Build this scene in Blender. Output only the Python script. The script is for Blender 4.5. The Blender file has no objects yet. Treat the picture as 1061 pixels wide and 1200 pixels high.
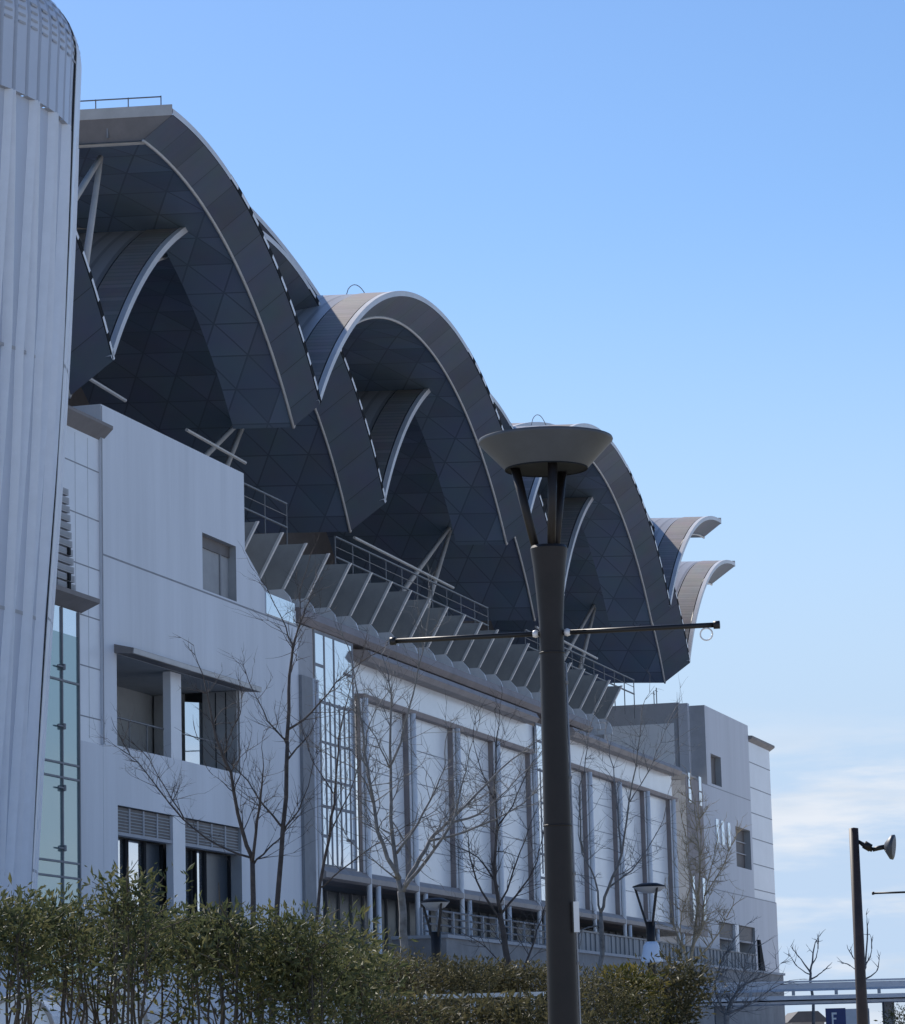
import bpy, math, random
from mathutils import Vector, Matrix
R = math.radians
random.seed(7)
scene = bpy.context.scene
col = scene.collection

# ------------------------------------------------------------------ camera model (photo pixels 1061 x 1200)
F_PX, CX, CY, ROLL, PITCH = 3800.0, 530.5, 600.0, 0.026, R(9.815188)
CAM = Vector((0, 0, 1.6))
FW = Vector((0, math.cos(PITCH), math.sin(PITCH)))
R0 = Vector((1, 0, 0)); U0 = R0.cross(FW)
cR, sR = math.cos(ROLL), math.sin(ROLL)
RT = cR*R0 - sR*U0; UP = sR*R0 + cR*U0
def ray(x, y): return FW + RT*((x-CX)/F_PX) - UP*((y-CY)/F_PX)
def at(x, y, Y):                      # the point at distance Y in front of the camera that is seen there
    d = ray(x, y); return CAM + d*(Y/d.y)
def at_z(x, y, z):
    d = ray(x, y); return CAM + d*((z-CAM.z)/d.z)

# ------------------------------------------------------------------ materials
M = {}
def newmat(name):
    m = bpy.data.materials.new(name); m.use_nodes = True
    nt = m.node_tree; b = nt.nodes['Principled BSDF']
    return m, nt, b
def mat(name, c, rough=.6, metal=0., var=.12, scale=1.5, c2=None, bump=0., streak=False, coat=0.):
    m, nt, b = newmat(name)
    N = nt.nodes; Lk = nt.links
    tc = N.new('ShaderNodeTexCoord'); mp = N.new('ShaderNodeMapping')
    mp.inputs['Scale'].default_value = (scale, scale, scale*(.12 if streak else 1))
    Lk.new(tc.outputs['Object'], mp.inputs['Vector'])
    no = N.new('ShaderNodeTexNoise'); no.inputs['Scale'].default_value = 1.0
    no.inputs['Detail'].default_value = 6; no.inputs['Roughness'].default_value = .65
    Lk.new(mp.outputs['Vector'], no.inputs['Vector'])
    rp = N.new('ShaderNodeValToRGB')
    a = Vector(c); d = Vector(c2) if c2 else a*(1-var*1.6)
    rp.color_ramp.elements[0].position = .32; rp.color_ramp.elements[0].color = (*d, 1)
    rp.color_ramp.elements[1].position = .68; rp.color_ramp.elements[1].color = (*(a*(1+var*.4) if not c2 else a), 1)
    Lk.new(no.outputs['Fac'], rp.inputs['Fac'])
    if streak:                                     # rain streaks: narrow, long, faint
        m2 = N.new('ShaderNodeMapping'); m2.inputs['Scale'].default_value = (1.5, 1.5, .07); Lk.new(tc.outputs['Object'], m2.inputs['Vector'])
        n2 = N.new('ShaderNodeTexNoise'); n2.inputs['Scale'].default_value = 1; n2.inputs['Detail'].default_value = 7; n2.inputs['Roughness'].default_value = .7; Lk.new(m2.outputs['Vector'], n2.inputs['Vector'])
        r2 = N.new('ShaderNodeMapRange'); r2.inputs['From Min'].default_value = .45; r2.inputs['From Max'].default_value = .75; r2.inputs['To Min'].default_value = 1; r2.inputs['To Max'].default_value = .92; Lk.new(n2.outputs['Fac'], r2.inputs['Value'])
        mm = N.new('ShaderNodeMix'); mm.data_type = 'RGBA'; mm.blend_type = 'MULTIPLY'; mm.inputs['Factor'].default_value = 1
        Lk.new(rp.outputs['Color'], mm.inputs['A']); Lk.new(r2.outputs['Result'], mm.inputs['B']); Lk.new(mm.outputs['Result'], b.inputs['Base Color'])
    else: Lk.new(rp.outputs['Color'], b.inputs['Base Color'])
    b.inputs['Roughness'].default_value = rough; b.inputs['Metallic'].default_value = metal
    if bump:
        bp = N.new('ShaderNodeBump'); bp.inputs['Strength'].default_value = bump; bp.inputs['Distance'].default_value = .02
        Lk.new(no.outputs['Fac'], bp.inputs['Height']); Lk.new(bp.outputs['Normal'], b.inputs['Normal'])
    M[name] = m
    return m
mat('wall', (.68, .70, .735), .5, var=.09, scale=.35, bump=.05, streak=True)
mat('wall_far', (.58, .59, .62), .6, var=.07, scale=.35, streak=True)
mat('panel', (.74, .755, .78), .35, var=.05, scale=.5)
mat('joint', (.30, .31, .33), .8)
mat('tower_rib', (.84, .86, .90), .3, var=.04)
mat('tower_skin', (.51, .55, .63), .42, metal=.1, var=.05, scale=.25)
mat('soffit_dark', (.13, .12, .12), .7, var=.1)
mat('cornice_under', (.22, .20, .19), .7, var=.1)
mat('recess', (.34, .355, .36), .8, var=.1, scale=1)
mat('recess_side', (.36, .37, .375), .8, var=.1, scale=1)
mat('trim_white', (.80, .80, .80), .4, var=.06)
mat('rim', (.60, .60, .61), .4, var=.1, scale=.6)
mat('trim_cream', (.52, .50, .47), .5, var=.08)
mat('dark', (.025, .027, .03), .8)
M['dark'].node_tree.nodes['Principled BSDF'].inputs['Specular IOR Level'].default_value = .05
mat('gutter', (.08, .08, .085), .7)
mat('black_metal', (.018, .017, .018), .45, metal=.3)
mat('bronze', (.015, .011, .010), .5, metal=.25, var=.2, scale=6)
mat('pole_brown', (.045, .026, .022), .55, var=.25, scale=5)
mat('dish_grey', (.055, .064, .08), .5, metal=.0, var=.12, scale=4)
mat('fin_plate', (.32, .32, .305), .8, var=.12, scale=.8)
mat('fin_edge', (.66, .645, .62), .4)
mat('brown', (.27, .23, .22), .6, var=.15, scale=.8)
mat('brown_light', (.33, .285, .265), .55, var=.15, scale=.8)
mat('bay_panel', (.84, .85, .85), .22, var=.06, scale=.6)
mat('steel_tube', (.74, .72, .71), .35, metal=.1, var=.08)
mat('grey_dark', (.26, .265, .275), .75, var=.1)
mat('grey_mid', (.42, .425, .44), .75, var=.08)
mat('rail', (.17, .175, .185), .5, metal=.3)
mat('fence_panel', (.27, .285, .30), .6, var=.22, scale=1.2, streak=True)
mat('deck_concrete', (.30, .29, .285), .85, var=.18, scale=.7, bump=.2)
mat('bark', (.085, .072, .07), .9, var=.3, scale=9, bump=.5)
mat('bark_grey', (.20, .20, .205), .9, var=.3, scale=9, bump=.5)
mat('bark_pale', (.42, .34, .23), .9, var=.3, scale=9)
mat('stem', (.10, .085, .07), .9, var=.3, scale=12)
mat('louvre', (.14, .125, .12), .6, var=.15, scale=2)
mat('white_paint', (.78, .79, .80), .35)
mat('paving', (.47, .48, .49), .9, var=.2, scale=.6, bump=.2)
mat('grass', (.33, .31, .22), .95, var=.3, scale=2)
mat('roof_slate', (.09, .085, .09), .8)
mat('blue_board', (.012, .035, .16), .4, var=.1)
mat('polycarb', (.62, .72, .86), .12, var=.05)
mat('bridge_paint', (.62, .63, .66), .5, var=.08)
def glass(name, c, rough=.04, spec=.9, metal=0.):
    m, nt, b = newmat(name); N = nt.nodes; Lk = nt.links
    tc = N.new('ShaderNodeTexCoord'); no = N.new('ShaderNodeTexNoise'); no.inputs['Scale'].default_value = .35
    Lk.new(tc.outputs['Object'], no.inputs['Vector'])
    bp = N.new('ShaderNodeBump'); bp.inputs['Strength'].default_value = .12; bp.inputs['Distance'].default_value = .1
    Lk.new(no.outputs['Fac'], bp.inputs['Height']); Lk.new(bp.outputs['Normal'], b.inputs['Normal'])
    b.inputs['Base Color'].default_value = (*c, 1); b.inputs['Roughness'].default_value = rough
    b.inputs['Metallic'].default_value = metal; b.inputs['IOR'].default_value = 1.6
    b.inputs['Specular IOR Level'].default_value = spec
    M[name] = m
glass('glass_teal_reflection', (.29, .40, .42), .10, .6, .6)
glass('glass_dark', (.05, .062, .075), .3, .2)
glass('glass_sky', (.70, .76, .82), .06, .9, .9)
glass('glass_stair', (.74, .80, .86), .08, .9, .85)

def roof_mat():                        # standing seams follow the arch: lines at even steps of the inward coordinate
    m, nt, b = newmat('roof_skin'); N = nt.nodes; Lk = nt.links
    tc = N.new('ShaderNodeTexCoord'); sp = N.new('ShaderNodeSeparateXYZ'); Lk.new(tc.outputs['UV'], sp.inputs[0])
    mu = N.new('ShaderNodeMath'); mu.operation = 'MULTIPLY'; mu.inputs[1].default_value = 1/.62; Lk.new(sp.outputs['Y'], mu.inputs[0])
    fr = N.new('ShaderNodeMath'); fr.operation = 'FRACT'; Lk.new(mu.outputs[0], fr.inputs[0])
    rp = N.new('ShaderNodeValToRGB'); e = rp.color_ramp.elements
    e[0].position = 0; e[0].color = (.28, .275, .28, 1); e[1].position = .3; e[1].color = (.42, .415, .42, 1)
    x = e.new(.22); x.color = (.28, .275, .28, 1); y = e.new(.95); y.color = (.37, .365, .37, 1)
    Lk.new(fr.outputs[0], rp.inputs['Fac']); Lk.new(rp.outputs['Color'], b.inputs['Base Color'])
    b.inputs['Roughness'].default_value = .42; b.inputs['Metallic'].default_value = .35
    bp = N.new('ShaderNodeBump'); bp.inputs['Strength'].default_value = .6; bp.inputs['Distance'].default_value = .08
    Lk.new(fr.outputs[0], bp.inputs['Height']); Lk.new(bp.outputs['Normal'], b.inputs['Normal'])
    M['roof_skin'] = m
roof_mat()
def strip_mat(name, c1, c2, step, w):  # fine dark lines across the strip, along the arc length
    m, nt, b = newmat(name); N = nt.nodes; Lk = nt.links
    tc = N.new('ShaderNodeTexCoord'); sp = N.new('ShaderNodeSeparateXYZ'); Lk.new(tc.outputs['UV'], sp.inputs[0])
    mu = N.new('ShaderNodeMath'); mu.operation = 'MULTIPLY'; mu.inputs[1].default_value = 1/step; Lk.new(sp.outputs['X'], mu.inputs[0])
    fr = N.new('ShaderNodeMath'); fr.operation = 'FRACT'; Lk.new(mu.outputs[0], fr.inputs[0])
    lt = N.new('ShaderNodeMath'); lt.operation = 'LESS_THAN'; lt.inputs[1].default_value = w; Lk.new(fr.outputs[0], lt.inputs[0])
    no = N.new('ShaderNodeTexNoise'); no.inputs['Scale'].default_value = .8; no.inputs['Detail'].default_value = 5; Lk.new(tc.outputs['Object'], no.inputs['Vector'])
    mx = N.new('ShaderNodeMix'); mx.data_type = 'RGBA'; mx.inputs['A'].default_value = (*c1, 1); mx.inputs['B'].default_value = (*c2, 1)
    Lk.new(lt.outputs[0], mx.inputs['Factor'])
    flo = N.new('ShaderNodeMath'); flo.operation = 'FLOOR'; Lk.new(mu.outputs[0], flo.inputs[0])
    wn_ = N.new('ShaderNodeTexWhiteNoise'); wn_.noise_dimensions = '1D'; Lk.new(flo.outputs[0], wn_.inputs['W'])
    pv = N.new('ShaderNodeMix'); pv.data_type = 'RGBA'; pv.inputs['A'].default_value = (*[v*.86 for v in c1], 1); pv.inputs['B'].default_value = (*[v*1.12 for v in c1], 1)
    Lk.new(wn_.outputs['Value'], pv.inputs['Factor']); Lk.new(pv.outputs['Result'], mx.inputs['A'])
    m2 = N.new('ShaderNodeMix'); m2.data_type = 'RGBA'; m2.blend_type = 'MULTIPLY'; m2.inputs['Factor'].default_value = .35
    Lk.new(mx.outputs['Result'], m2.inputs['A']); Lk.new(no.outputs['Color'], m2.inputs['B'])
    Lk.new(m2.outputs['Result'], b.inputs['Base Color']); b.inputs['Roughness'].default_value = .55
    M[name] = m
strip_mat('edge_strip', (.27, .245, .235), (.22, .205, .20), .28, .3)
strip_mat('band', (.115, .14, .18), (.065, .075, .09), 1.5, .025)
def soffit_mat(name, c1, c2):          # triangular panel grid
    m, nt, b = newmat(name); N = nt.nodes; Lk = nt.links
    tc = N.new('ShaderNodeTexCoord'); sp = N.new('ShaderNodeSeparateXYZ'); Lk.new(tc.outputs['UV'], sp.inputs[0])
    def math_(op, a, bb=None):
        n = N.new('ShaderNodeMath'); n.operation = op
        for i, v in enumerate((a, bb)):
            if v is None: continue
            if isinstance(v, (int, float)): n.inputs[i].default_value = v
            else: Lk.new(v, n.inputs[i])
        return n.outputs[0]
    res = None; fl = []
    for ang in (0, 60, 120):
        d = math_('ADD', math_('MULTIPLY', sp.outputs['X'], math.cos(R(ang))/1.55), math_('MULTIPLY', sp.outputs['Y'], math.sin(R(ang))/1.55))
        fl.append(math_('FLOOR', d)); l = math_('LESS_THAN', math_('FRACT', d), .04)
        res = l if res is None else math_('MAXIMUM', res, l)
    no = N.new('ShaderNodeTexNoise'); no.inputs['Scale'].default_value = .5; Lk.new(tc.outputs['Object'], no.inputs['Vector'])
    cb = N.new('ShaderNodeCombineXYZ')
    for i_, f_ in enumerate(fl): Lk.new(f_, cb.inputs[i_])
    wn_ = N.new('ShaderNodeTexWhiteNoise'); wn_.noise_dimensions = '3D'; Lk.new(cb.outputs[0], wn_.inputs['Vector'])
    pv = N.new('ShaderNodeMix'); pv.data_type = 'RGBA'; pv.inputs['A'].default_value = (*[v*.84 for v in c1], 1); pv.inputs['B'].default_value = (*[v*1.14 for v in c1], 1); Lk.new(wn_.outputs['Value'], pv.inputs['Factor'])
    mx = N.new('ShaderNodeMix'); mx.data_type = 'RGBA'; Lk.new(pv.outputs['Result'], mx.inputs['A']); mx.inputs['B'].default_value = (*c2, 1)
    Lk.new(res, mx.inputs['Factor'])
    m2 = N.new('ShaderNodeMix'); m2.data_type = 'RGBA'; m2.blend_type = 'MULTIPLY'; m2.inputs['Factor'].default_value = .3
    Lk.new(mx.outputs['Result'], m2.inputs['A']); Lk.new(no.outputs['Color'], m2.inputs['B'])
    Lk.new(m2.outputs['Result'], b.inputs['Base Color']); b.inputs['Roughness'].default_value = .75
    M[name] = m
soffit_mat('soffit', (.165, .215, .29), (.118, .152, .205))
def leaf_mat(name, c1, c2, c3):
    m, nt, b = newmat(name); N = nt.nodes; Lk = nt.links
    g = N.new('ShaderNodeNewGeometry'); rp = N.new('ShaderNodeValToRGB'); e = rp.color_ramp.elements
    e[0].color = (*c1, 1); e[1].color = (*c3, 1); k = e.new(.6); k.color = (*c2, 1)
    Lk.new(g.outputs['Random Per Island'], rp.inputs['Fac']); Lk.new(rp.outputs['Color'], b.inputs['Base Color'])
    b.inputs['Roughness'].default_value = .62; b.inputs['Specular IOR Level'].default_value = .3
    tr = N.new('ShaderNodeBsdfTranslucent'); Lk.new(rp.outputs['Color'], tr.inputs['Color'])
    ms = N.new('ShaderNodeMixShader'); ms.inputs[0].default_value = .3
    Lk.new(b.outputs[0], ms.inputs[1]); Lk.new(tr.outputs[0], ms.inputs[2]); Lk.new(ms.outputs[0], N['Material Output'].inputs['Surface'])
    M[name] = m
leaf_mat('leaf', (.06, .075, .036), (.10, .115, .05), (.175, .165, .075))
leaf_mat('leaf_olive', (.065, .063, .034), (.10, .094, .046), (.15, .13, .066))
leaf_mat('leaf_yellow', (.05, .06, .015), (.12, .11, .025), (.24, .19, .05))

# ------------------------------------------------------------------ mesh builder
class MB:
    def __init__(s): s.v = []; s.f = []; s.m = []; s.uv = []
    def face(s, pts, mi=0, uv=None):
        i = len(s.v); s.v += [tuple(p) for p in pts]; s.f.append(tuple(range(i, i+len(pts)))); s.m.append(mi); s.uv.append(uv)
    def box(s, x0, x1, y0, y1, z0, z1, mi=0):
        p = [(x, y, z) for x in (x0, x1) for y in (y0, y1) for z in (z0, z1)]
        i = len(s.v); s.v += p
        for f in ((0,1,3,2), (4,6,7,5), (0,4,5,1), (2,3,7,6), (0,2,6,4), (1,5,7,3)):
            s.f.append(tuple(i+k for k in f)); s.m.append(mi); s.uv.append(None)
    def extr(s, poly, axis, a, b, mi=0):   # polygon in the two other axes, extruded along axis from a to b
        def P(p, t):
            return (t, p[0], p[1]) if axis == 0 else (p[0], t, p[1]) if axis == 1 else (p[0], p[1], t)
        n = len(poly); i = len(s.v)
        s.v += [P(p, a) for p in poly] + [P(p, b) for p in poly]
        for k in range(n):
            q = (k+1) % n; s.f.append((i+k, i+q, i+n+q, i+n+k)); s.m.append(mi); s.uv.append(None)
        s.f.append(tuple(range(i, i+n))); s.m.append(mi); s.uv.append(None)
        s.f.append(tuple(range(i+2*n-1, i+n-1, -1))); s.m.append(mi); s.uv.append(None)
    def tube(s, pts, radii, n=6, mi=0, cap=True):
        pts = [Vector(p) for p in pts]
        if not isinstance(radii, (list, tuple)): radii = [radii]*len(pts)
        rings = []; prev = None
        for k, p in enumerate(pts):
            a = pts[max(k-1, 0)]; b = pts[min(k+1, len(pts)-1)]
            d = (b-a); d = d.normalized() if d.length > 1e-9 else Vector((0, 0, 1))
            if prev is None:
                ref = Vector((1, 0, 0)) if abs(d.x) < .8 else Vector((0, 1, 0))
                e1 = d.cross(ref).normalized()
            else:
                e1 = (prev - d*prev.dot(d)); e1 = e1.normalized() if e1.length > 1e-6 else d.orthogonal().normalized()
            prev = e1; e2 = d.cross(e1); i = len(s.v)
            s.v += [tuple(p + (e1*math.cos(2*math.pi*j/n) + e2*math.sin(2*math.pi*j/n))*radii[k]) for j in range(n)]
            rings.append(i)
        for a, b in zip(rings, rings[1:]):
            for j in range(n):
                q = (j+1) % n; s.f.append((a+j, a+q, b+q, b+j)); s.m.append(mi); s.uv.append(None)
        if cap:
            s.f.append(tuple(rings[0]+j for j in range(n-1, -1, -1))); s.m.append(mi); s.uv.append(None)
            s.f.append(tuple(rings[-1]+j for j in range(n))); s.m.append(mi); s.uv.append(None)
    def lathe(s, prof, c=(0, 0, 0), n=40, mi=0):    # prof: list of (r, z)
        i0 = len(s.v)
        for r, z in prof:
            s.v += [(c[0]+r*math.cos(2*math.pi*j/n), c[1]+r*math.sin(2*math.pi*j/n), c[2]+z) for j in range(n)]
        for k in range(len(prof)-1):
            for j in range(n):
                q = (j+1) % n; a = i0+k*n; b = a+n
                s.f.append((a+j, a+q, b+q, b+j)); s.m.append(mi); s.uv.append(None)
    def build(s, name, mats, parent=None, smooth=False, loc=None):
        me = bpy.data.meshes.new(name); me.from_pydata(s.v, [], s.f)
        for m in (mats if isinstance(mats, (list, tuple)) else [mats]): me.materials.append(M[m])
        me.polygons.foreach_set('material_index', s.m)
        if any(u for u in s.uv):
            uvl = me.uv_layers.new(name='UVMap'); k = 0
            for f, u in zip(s.f, s.uv):
                for j in range(len(f)):
                    uvl.data[k].uv = u[j] if u else (0, 0); k += 1
        if smooth: me.polygons.foreach_set('use_smooth', [True]*len(s.f))
        me.update()
        o = bpy.data.objects.new(name, me); col.objects.link(o)
        if parent: o.parent = parent
        if loc: o.location = loc
        return o
def tag(o, label=None, cat=None, group=None, kind=None):
    if label: o['label'] = label
    if cat: o['category'] = cat
    if group: o['group'] = group
    if kind: o['kind'] = kind
    return o
def empty(name, loc=(0, 0, 0), rz=0):
    o = bpy.data.objects.new(name, None); col.objects.link(o); o.location = loc; o.rotation_euler = (0, 0, rz); o.empty_display_size = .5
    return o
def kids(o): return [c for c in col.objects if c.parent == o]
def copy_tree(o, parent=None):
    ch = kids(o)
    c = o.copy(); col.objects.link(c); c.parent = parent
    for k in ch: copy_tree(k, c)
    return c

# ------------------------------------------------------------------ world, sun, camera
SUN_AZ, SUN_EL = R(-33), R(43)
w = bpy.data.worlds.new('World'); scene.world = w; w.use_nodes = True
nt = w.node_tree; N = nt.nodes; Lk = nt.links
bg = N['Background']; bg.inputs['Strength'].default_value = .108
sky = N.new('ShaderNodeTexSky'); sky.sky_type = 'NISHITA'; sky.sun_disc = False
sky.sun_elevation = SUN_EL; sky.sun_rotation = SUN_AZ; sky.air_density = 1.0; sky.dust_density = .25; sky.ozone_density = 3.0; sky.altitude = 50
hs = N.new('ShaderNodeHueSaturation'); hs.inputs['Saturation'].default_value = 1.16; hs.inputs['Value'].default_value = .99; hs.inputs['Hue'].default_value = .505; Lk.new(sky.outputs[0], hs.inputs['Color'])
tc = N.new('ShaderNodeTexCoord'); sp = N.new('ShaderNodeSeparateXYZ'); Lk.new(tc.outputs['Generated'], sp.inputs[0])
def cloud_noise(sx, sz, loc, lo, hi, det):
    mp = N.new('ShaderNodeMapping'); mp.inputs['Scale'].default_value = (sx, sx, sz); mp.inputs['Location'].default_value = loc; Lk.new(tc.outputs['Generated'], mp.inputs['Vector'])
    no = N.new('ShaderNodeTexNoise'); no.inputs['Scale'].default_value = 1; no.inputs['Detail'].default_value = det; no.inputs['Roughness'].default_value = .55; Lk.new(mp.outputs['Vector'], no.inputs['Vector'])
    mr = N.new('ShaderNodeMapRange'); mr.interpolation_type = 'SMOOTHSTEP'; mr.inputs['From Min'].default_value = lo; mr.inputs['From Max'].default_value = hi; Lk.new(no.outputs['Fac'], mr.inputs['Value'])
    return mr.outputs['Result']
def up_range(a, b_):
    el = N.new('ShaderNodeMapRange'); el.interpolation_type = 'SMOOTHSTEP'; el.inputs['From Min'].default_value = a; el.inputs['From Max'].default_value = b_; Lk.new(sp.outputs['Z'], el.inputs['Value'])
    return el.outputs['Result']
def mixc(fac, A, B):
    mx = N.new('ShaderNodeMix'); mx.data_type = 'RGBA'; Lk.new(fac, mx.inputs['Factor'])
    for nm, v in (('A', A), ('B', B)):
        if isinstance(v, tuple): mx.inputs[nm].default_value = (*v, 1)
        else: Lk.new(v, mx.inputs[nm])
    return mx.outputs['Result']
def mul(a, b_):
    mu = N.new('ShaderNodeMath'); mu.operation = 'MULTIPLY'; Lk.new(a, mu.inputs[0]); Lk.new(b_, mu.inputs[1]); return mu.outputs[0]
low = mixc(up_range(.27, .06), hs.outputs['Color'], (3.75, 4.85, 6.35))           # pale air near the horizon
cl_col = mixc(cloud_noise(9, 55, (1.7, 4.4, .9), .35, .62, 4), (4.0, 4.8, 5.85), (5.6, 6.0, 6.6))
mask = mul(cloud_noise(15, 85, (3.1, .4, .35), .37, .60, 6), up_range(.112, .080))
fin_ = mixc(mask, low, cl_col)
Lk.new(fin_, bg.inputs['Color'])

sl = bpy.data.lights.new('sun', 'SUN'); sl.energy = 4.6; sl.angle = R(.5); sl.color = (1, .93, .84)
so = bpy.data.objects.new('sun', sl); col.objects.link(so)
sd = Vector((math.sin(SUN_AZ)*math.cos(SUN_EL), math.cos(SUN_AZ)*math.cos(SUN_EL), math.sin(SUN_EL)))
so.rotation_euler = sd.to_track_quat('Z', 'Y').to_euler(); so.location = (-40, 60, 80)

cd = bpy.data.cameras.new('camera'); cam = bpy.data.objects.new('camera', cd); col.objects.link(cam); scene.camera = cam
cd.sensor_fit = 'HORIZONTAL'; cd.sensor_width = 36; cd.lens = F_PX/1061*36; cd.clip_end = 6000; cd.clip_start = .1
cam.matrix_world = Matrix(((RT.x, UP.x, -FW.x, CAM.x), (RT.y, UP.y, -FW.y, CAM.y), (RT.z, UP.z, -FW.z, CAM.z), (0, 0, 0, 1)))
scene.view_settings.view_transform = 'Standard'; scene.view_settings.look = 'None'
scene.view_settings.exposure = 0.4; scene.view_settings.gamma = 1

# ------------------------------------------------------------------ ground
g = MB(); g.face([(-2500, -400, 0), (2500, -400, 0), (2500, 4500, 0), (-2500, 4500, 0)])
tag(g.build('ground', 'paving'), kind='structure')
g = MB(); g.face([(-40, 20, .004), (30, 20, .004), (45, 75, .004), (-30, 60, .004)])
tag(g.build('grass_ground', 'grass'), kind='structure')

# ------------------------------------------------------------------ the arena (local x along the facade, y inward, z up)
AR = empty('arena_building', (-10.9935, 100.0, 0), math.atan2(.96013431, .2795391))
tag(AR, 'large pale grey arena with overlapping arched roof shells and a long glazed front', 'arena')
AR['label'] = 'large pale grey arena with overlapping arched roof shells and a white panelled front'

def wall_holes(mb, s0, s1, z0, z1, holes, y=0., depth=.6, mi=0, ri=1):
    xs = sorted({s0, s1, *[h[0] for h in holes], *[h[1] for h in holes]}); zs = sorted({z0, z1, *[h[2] for h in holes], *[h[3] for h in holes]})
    for a, b in zip(xs, xs[1:]):
        for c, d in zip(zs, zs[1:]):
            cxx, czz = (a+b)/2, (c+d)/2
            if any(h[0] < cxx < h[1] and h[2] < czz < h[3] for h in holes): continue
            mb.face([(a, y, c), (b, y, c), (b, y, d), (a, y, d)], mi)
    for h in holes:
        a, b, c, d = h[:4]; e = y+(h[4] if len(h) > 4 else depth)
        mb.face([(a, y, c), (a, e, c), (a, e, d), (a, y, d)], ri); mb.face([(b, y, c), (b, y, d), (b, e, d), (b, e, c)], ri)
        mb.face([(a, y, c), (b, y, c), (b, e, c), (a, e, c)], ri); mb.face([(a, y, d), (a, e, d), (b, e, d), (b, y, d)], ri)

# ---- near block
b = MB()
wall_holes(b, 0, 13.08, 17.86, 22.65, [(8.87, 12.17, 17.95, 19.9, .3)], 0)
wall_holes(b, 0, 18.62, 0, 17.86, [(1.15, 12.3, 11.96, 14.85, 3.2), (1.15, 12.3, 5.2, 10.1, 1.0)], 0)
b.face([(0, 0, 0), (0, 0, 22.65), (0, 14, 22.65), (0, 14, 0)]); b.face([(13.08, 0, 17.86), (13.08, 14, 17.86), (13.08, 14, 22.65), (13.08, 0, 22.65)])
b.face([(0, 0, 22.65), (13.08, 0, 22.65), (13.08, 14, 22.65), (0, 14, 22.65)])
# lower shoulder right of the block with its slanted top
b.extr([(13.08, 17.862), (18.62, 17.862), (18.62, 18.45), (15.2, 18.75), (14.6, 19.25), (13.2, 19.95), (13.08, 19.95)], 1, .06, .5)
b.box(13.1, 18.62, 0.07, 3, 17.5, 17.86)
# joints
for z in (17.86,):
    b.box(.05, 18.6, -.004, .02, z-.03, z+.03, 2)
b.box(.02, .1, -.006, .02, 11.9, 22.6, 2)
b.build('facade_wall', ['wall', 'recess_side', 'joint'], AR)
q = MB(); q.box(15.3, 18.4, .02, .055, 17.95, 18.7); q.build('window', 'glass_sky', AR)

# panelled end bay left of it
b = MB()
b.box(-16, -.004, .08, 14, 11.86, 21.5, 0); b.box(-1.84, -.02, .0, 14, 0, 11.86, 3); b.box(-16, -1.84, .1, 14, 0, 11.86, 3)
z = 20.45
while z > 12:
    b.box(-16, -.02, .074, .1, z-.02, z+.02, 1); z -= 1.56
for x in (-.9, -1.9, -2.9): b.box(x-.008, x+.008, .075, .1, 12, 21.4, 2)
b.build('end_bay_wall', ['panel', 'joint', 'grey_mid', 'wall'], AR)
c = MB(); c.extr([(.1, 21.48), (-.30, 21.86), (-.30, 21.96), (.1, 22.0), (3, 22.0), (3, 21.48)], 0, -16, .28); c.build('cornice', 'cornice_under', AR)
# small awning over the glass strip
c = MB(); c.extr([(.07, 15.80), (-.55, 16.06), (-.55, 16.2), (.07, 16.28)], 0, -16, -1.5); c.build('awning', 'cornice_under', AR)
gl = MB(); gl.box(-5.6, -1.88, .03, .078, 15.0, 15.78, 0); gl.build('glass_strip', 'glass_sky', AR)  # brighter top pane: sky reflection put into the glass colour, duller teal below
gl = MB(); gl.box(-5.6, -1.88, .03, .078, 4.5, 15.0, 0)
wn = gl.build('glass_strip', 'glass_teal_reflection', AR)
fr = MB()
for x in (-3.15, -1.86): fr.box(x-.03, x+.03, -.02, .03, 4.5, 15.78)
for z in (13.55, 11.05, 10.62, 8.1, 7.65): fr.box(-5.6, -1.88, -.015, .03, z-.03, z+.03)
fr.build('window_frame', 'grey_dark', wn)
for z in (13.95, 12.15, 10.3, 8.5, 6.6):
    k = MB(); k.box(-3.6, -3.18, -.06, -.02, z-.02, z+.02); k.lathe([(0, -.10), (.06, -.08), (.06, .08), (0, .1)], (-3.15, -.05, z), 10); k.build('glass_clamp', 'grey_dark', wn)
for k in range(12):
    z = 16.35+k*.262; wdt = .32+.045*(12-k)
    v = MB(); v.box(-3.7, -3.7+wdt+.5, -.10, .075, z, z+.2, 0); v.box(-3.7, -3.75+wdt+.45, -.11, -.1, z+.04, z+.16, 1)
    if k in (0, 1, 4): v.box(-3.0, -2.82, -.16, -.11, z+.0, z+.22, 2)
    v.build('vent', ['grey_mid', 'recess_side', 'dark'], AR)

# recessed balcony of the near block
rc = MB()
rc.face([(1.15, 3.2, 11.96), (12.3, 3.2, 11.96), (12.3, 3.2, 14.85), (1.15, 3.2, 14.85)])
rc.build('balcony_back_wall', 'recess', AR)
p = MB(); p.box(5.85, 6.8, .03, .3, 11.97, 14.82); p.build('pillar', 'panel', AR)
gg = MB(); gg.extr([(12.24, 1.36), (11.72, 1.80), (11.74, 1.83), (12.26, 1.39)], 2, 12.05, 14.5); gg.build('window', 'glass_sky', AR)
dd = MB()
dd.box(12.12, 12.28, .05, 1.3, 11.97, 14.83); dd.box(12.12, 12.28, 1.97, 3.1, 11.97, 14.83, 0); dd.box(12.18, 12.28, 1.3, 1.97, 14.5, 14.83, 1)
for y in (.42, .80): dd.box(12.10, 12.12, y, y+.03, 11.97, 14.8, 1)
dd.build('balcony_side_panel', ['recess_side', 'dark'], AR)
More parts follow.
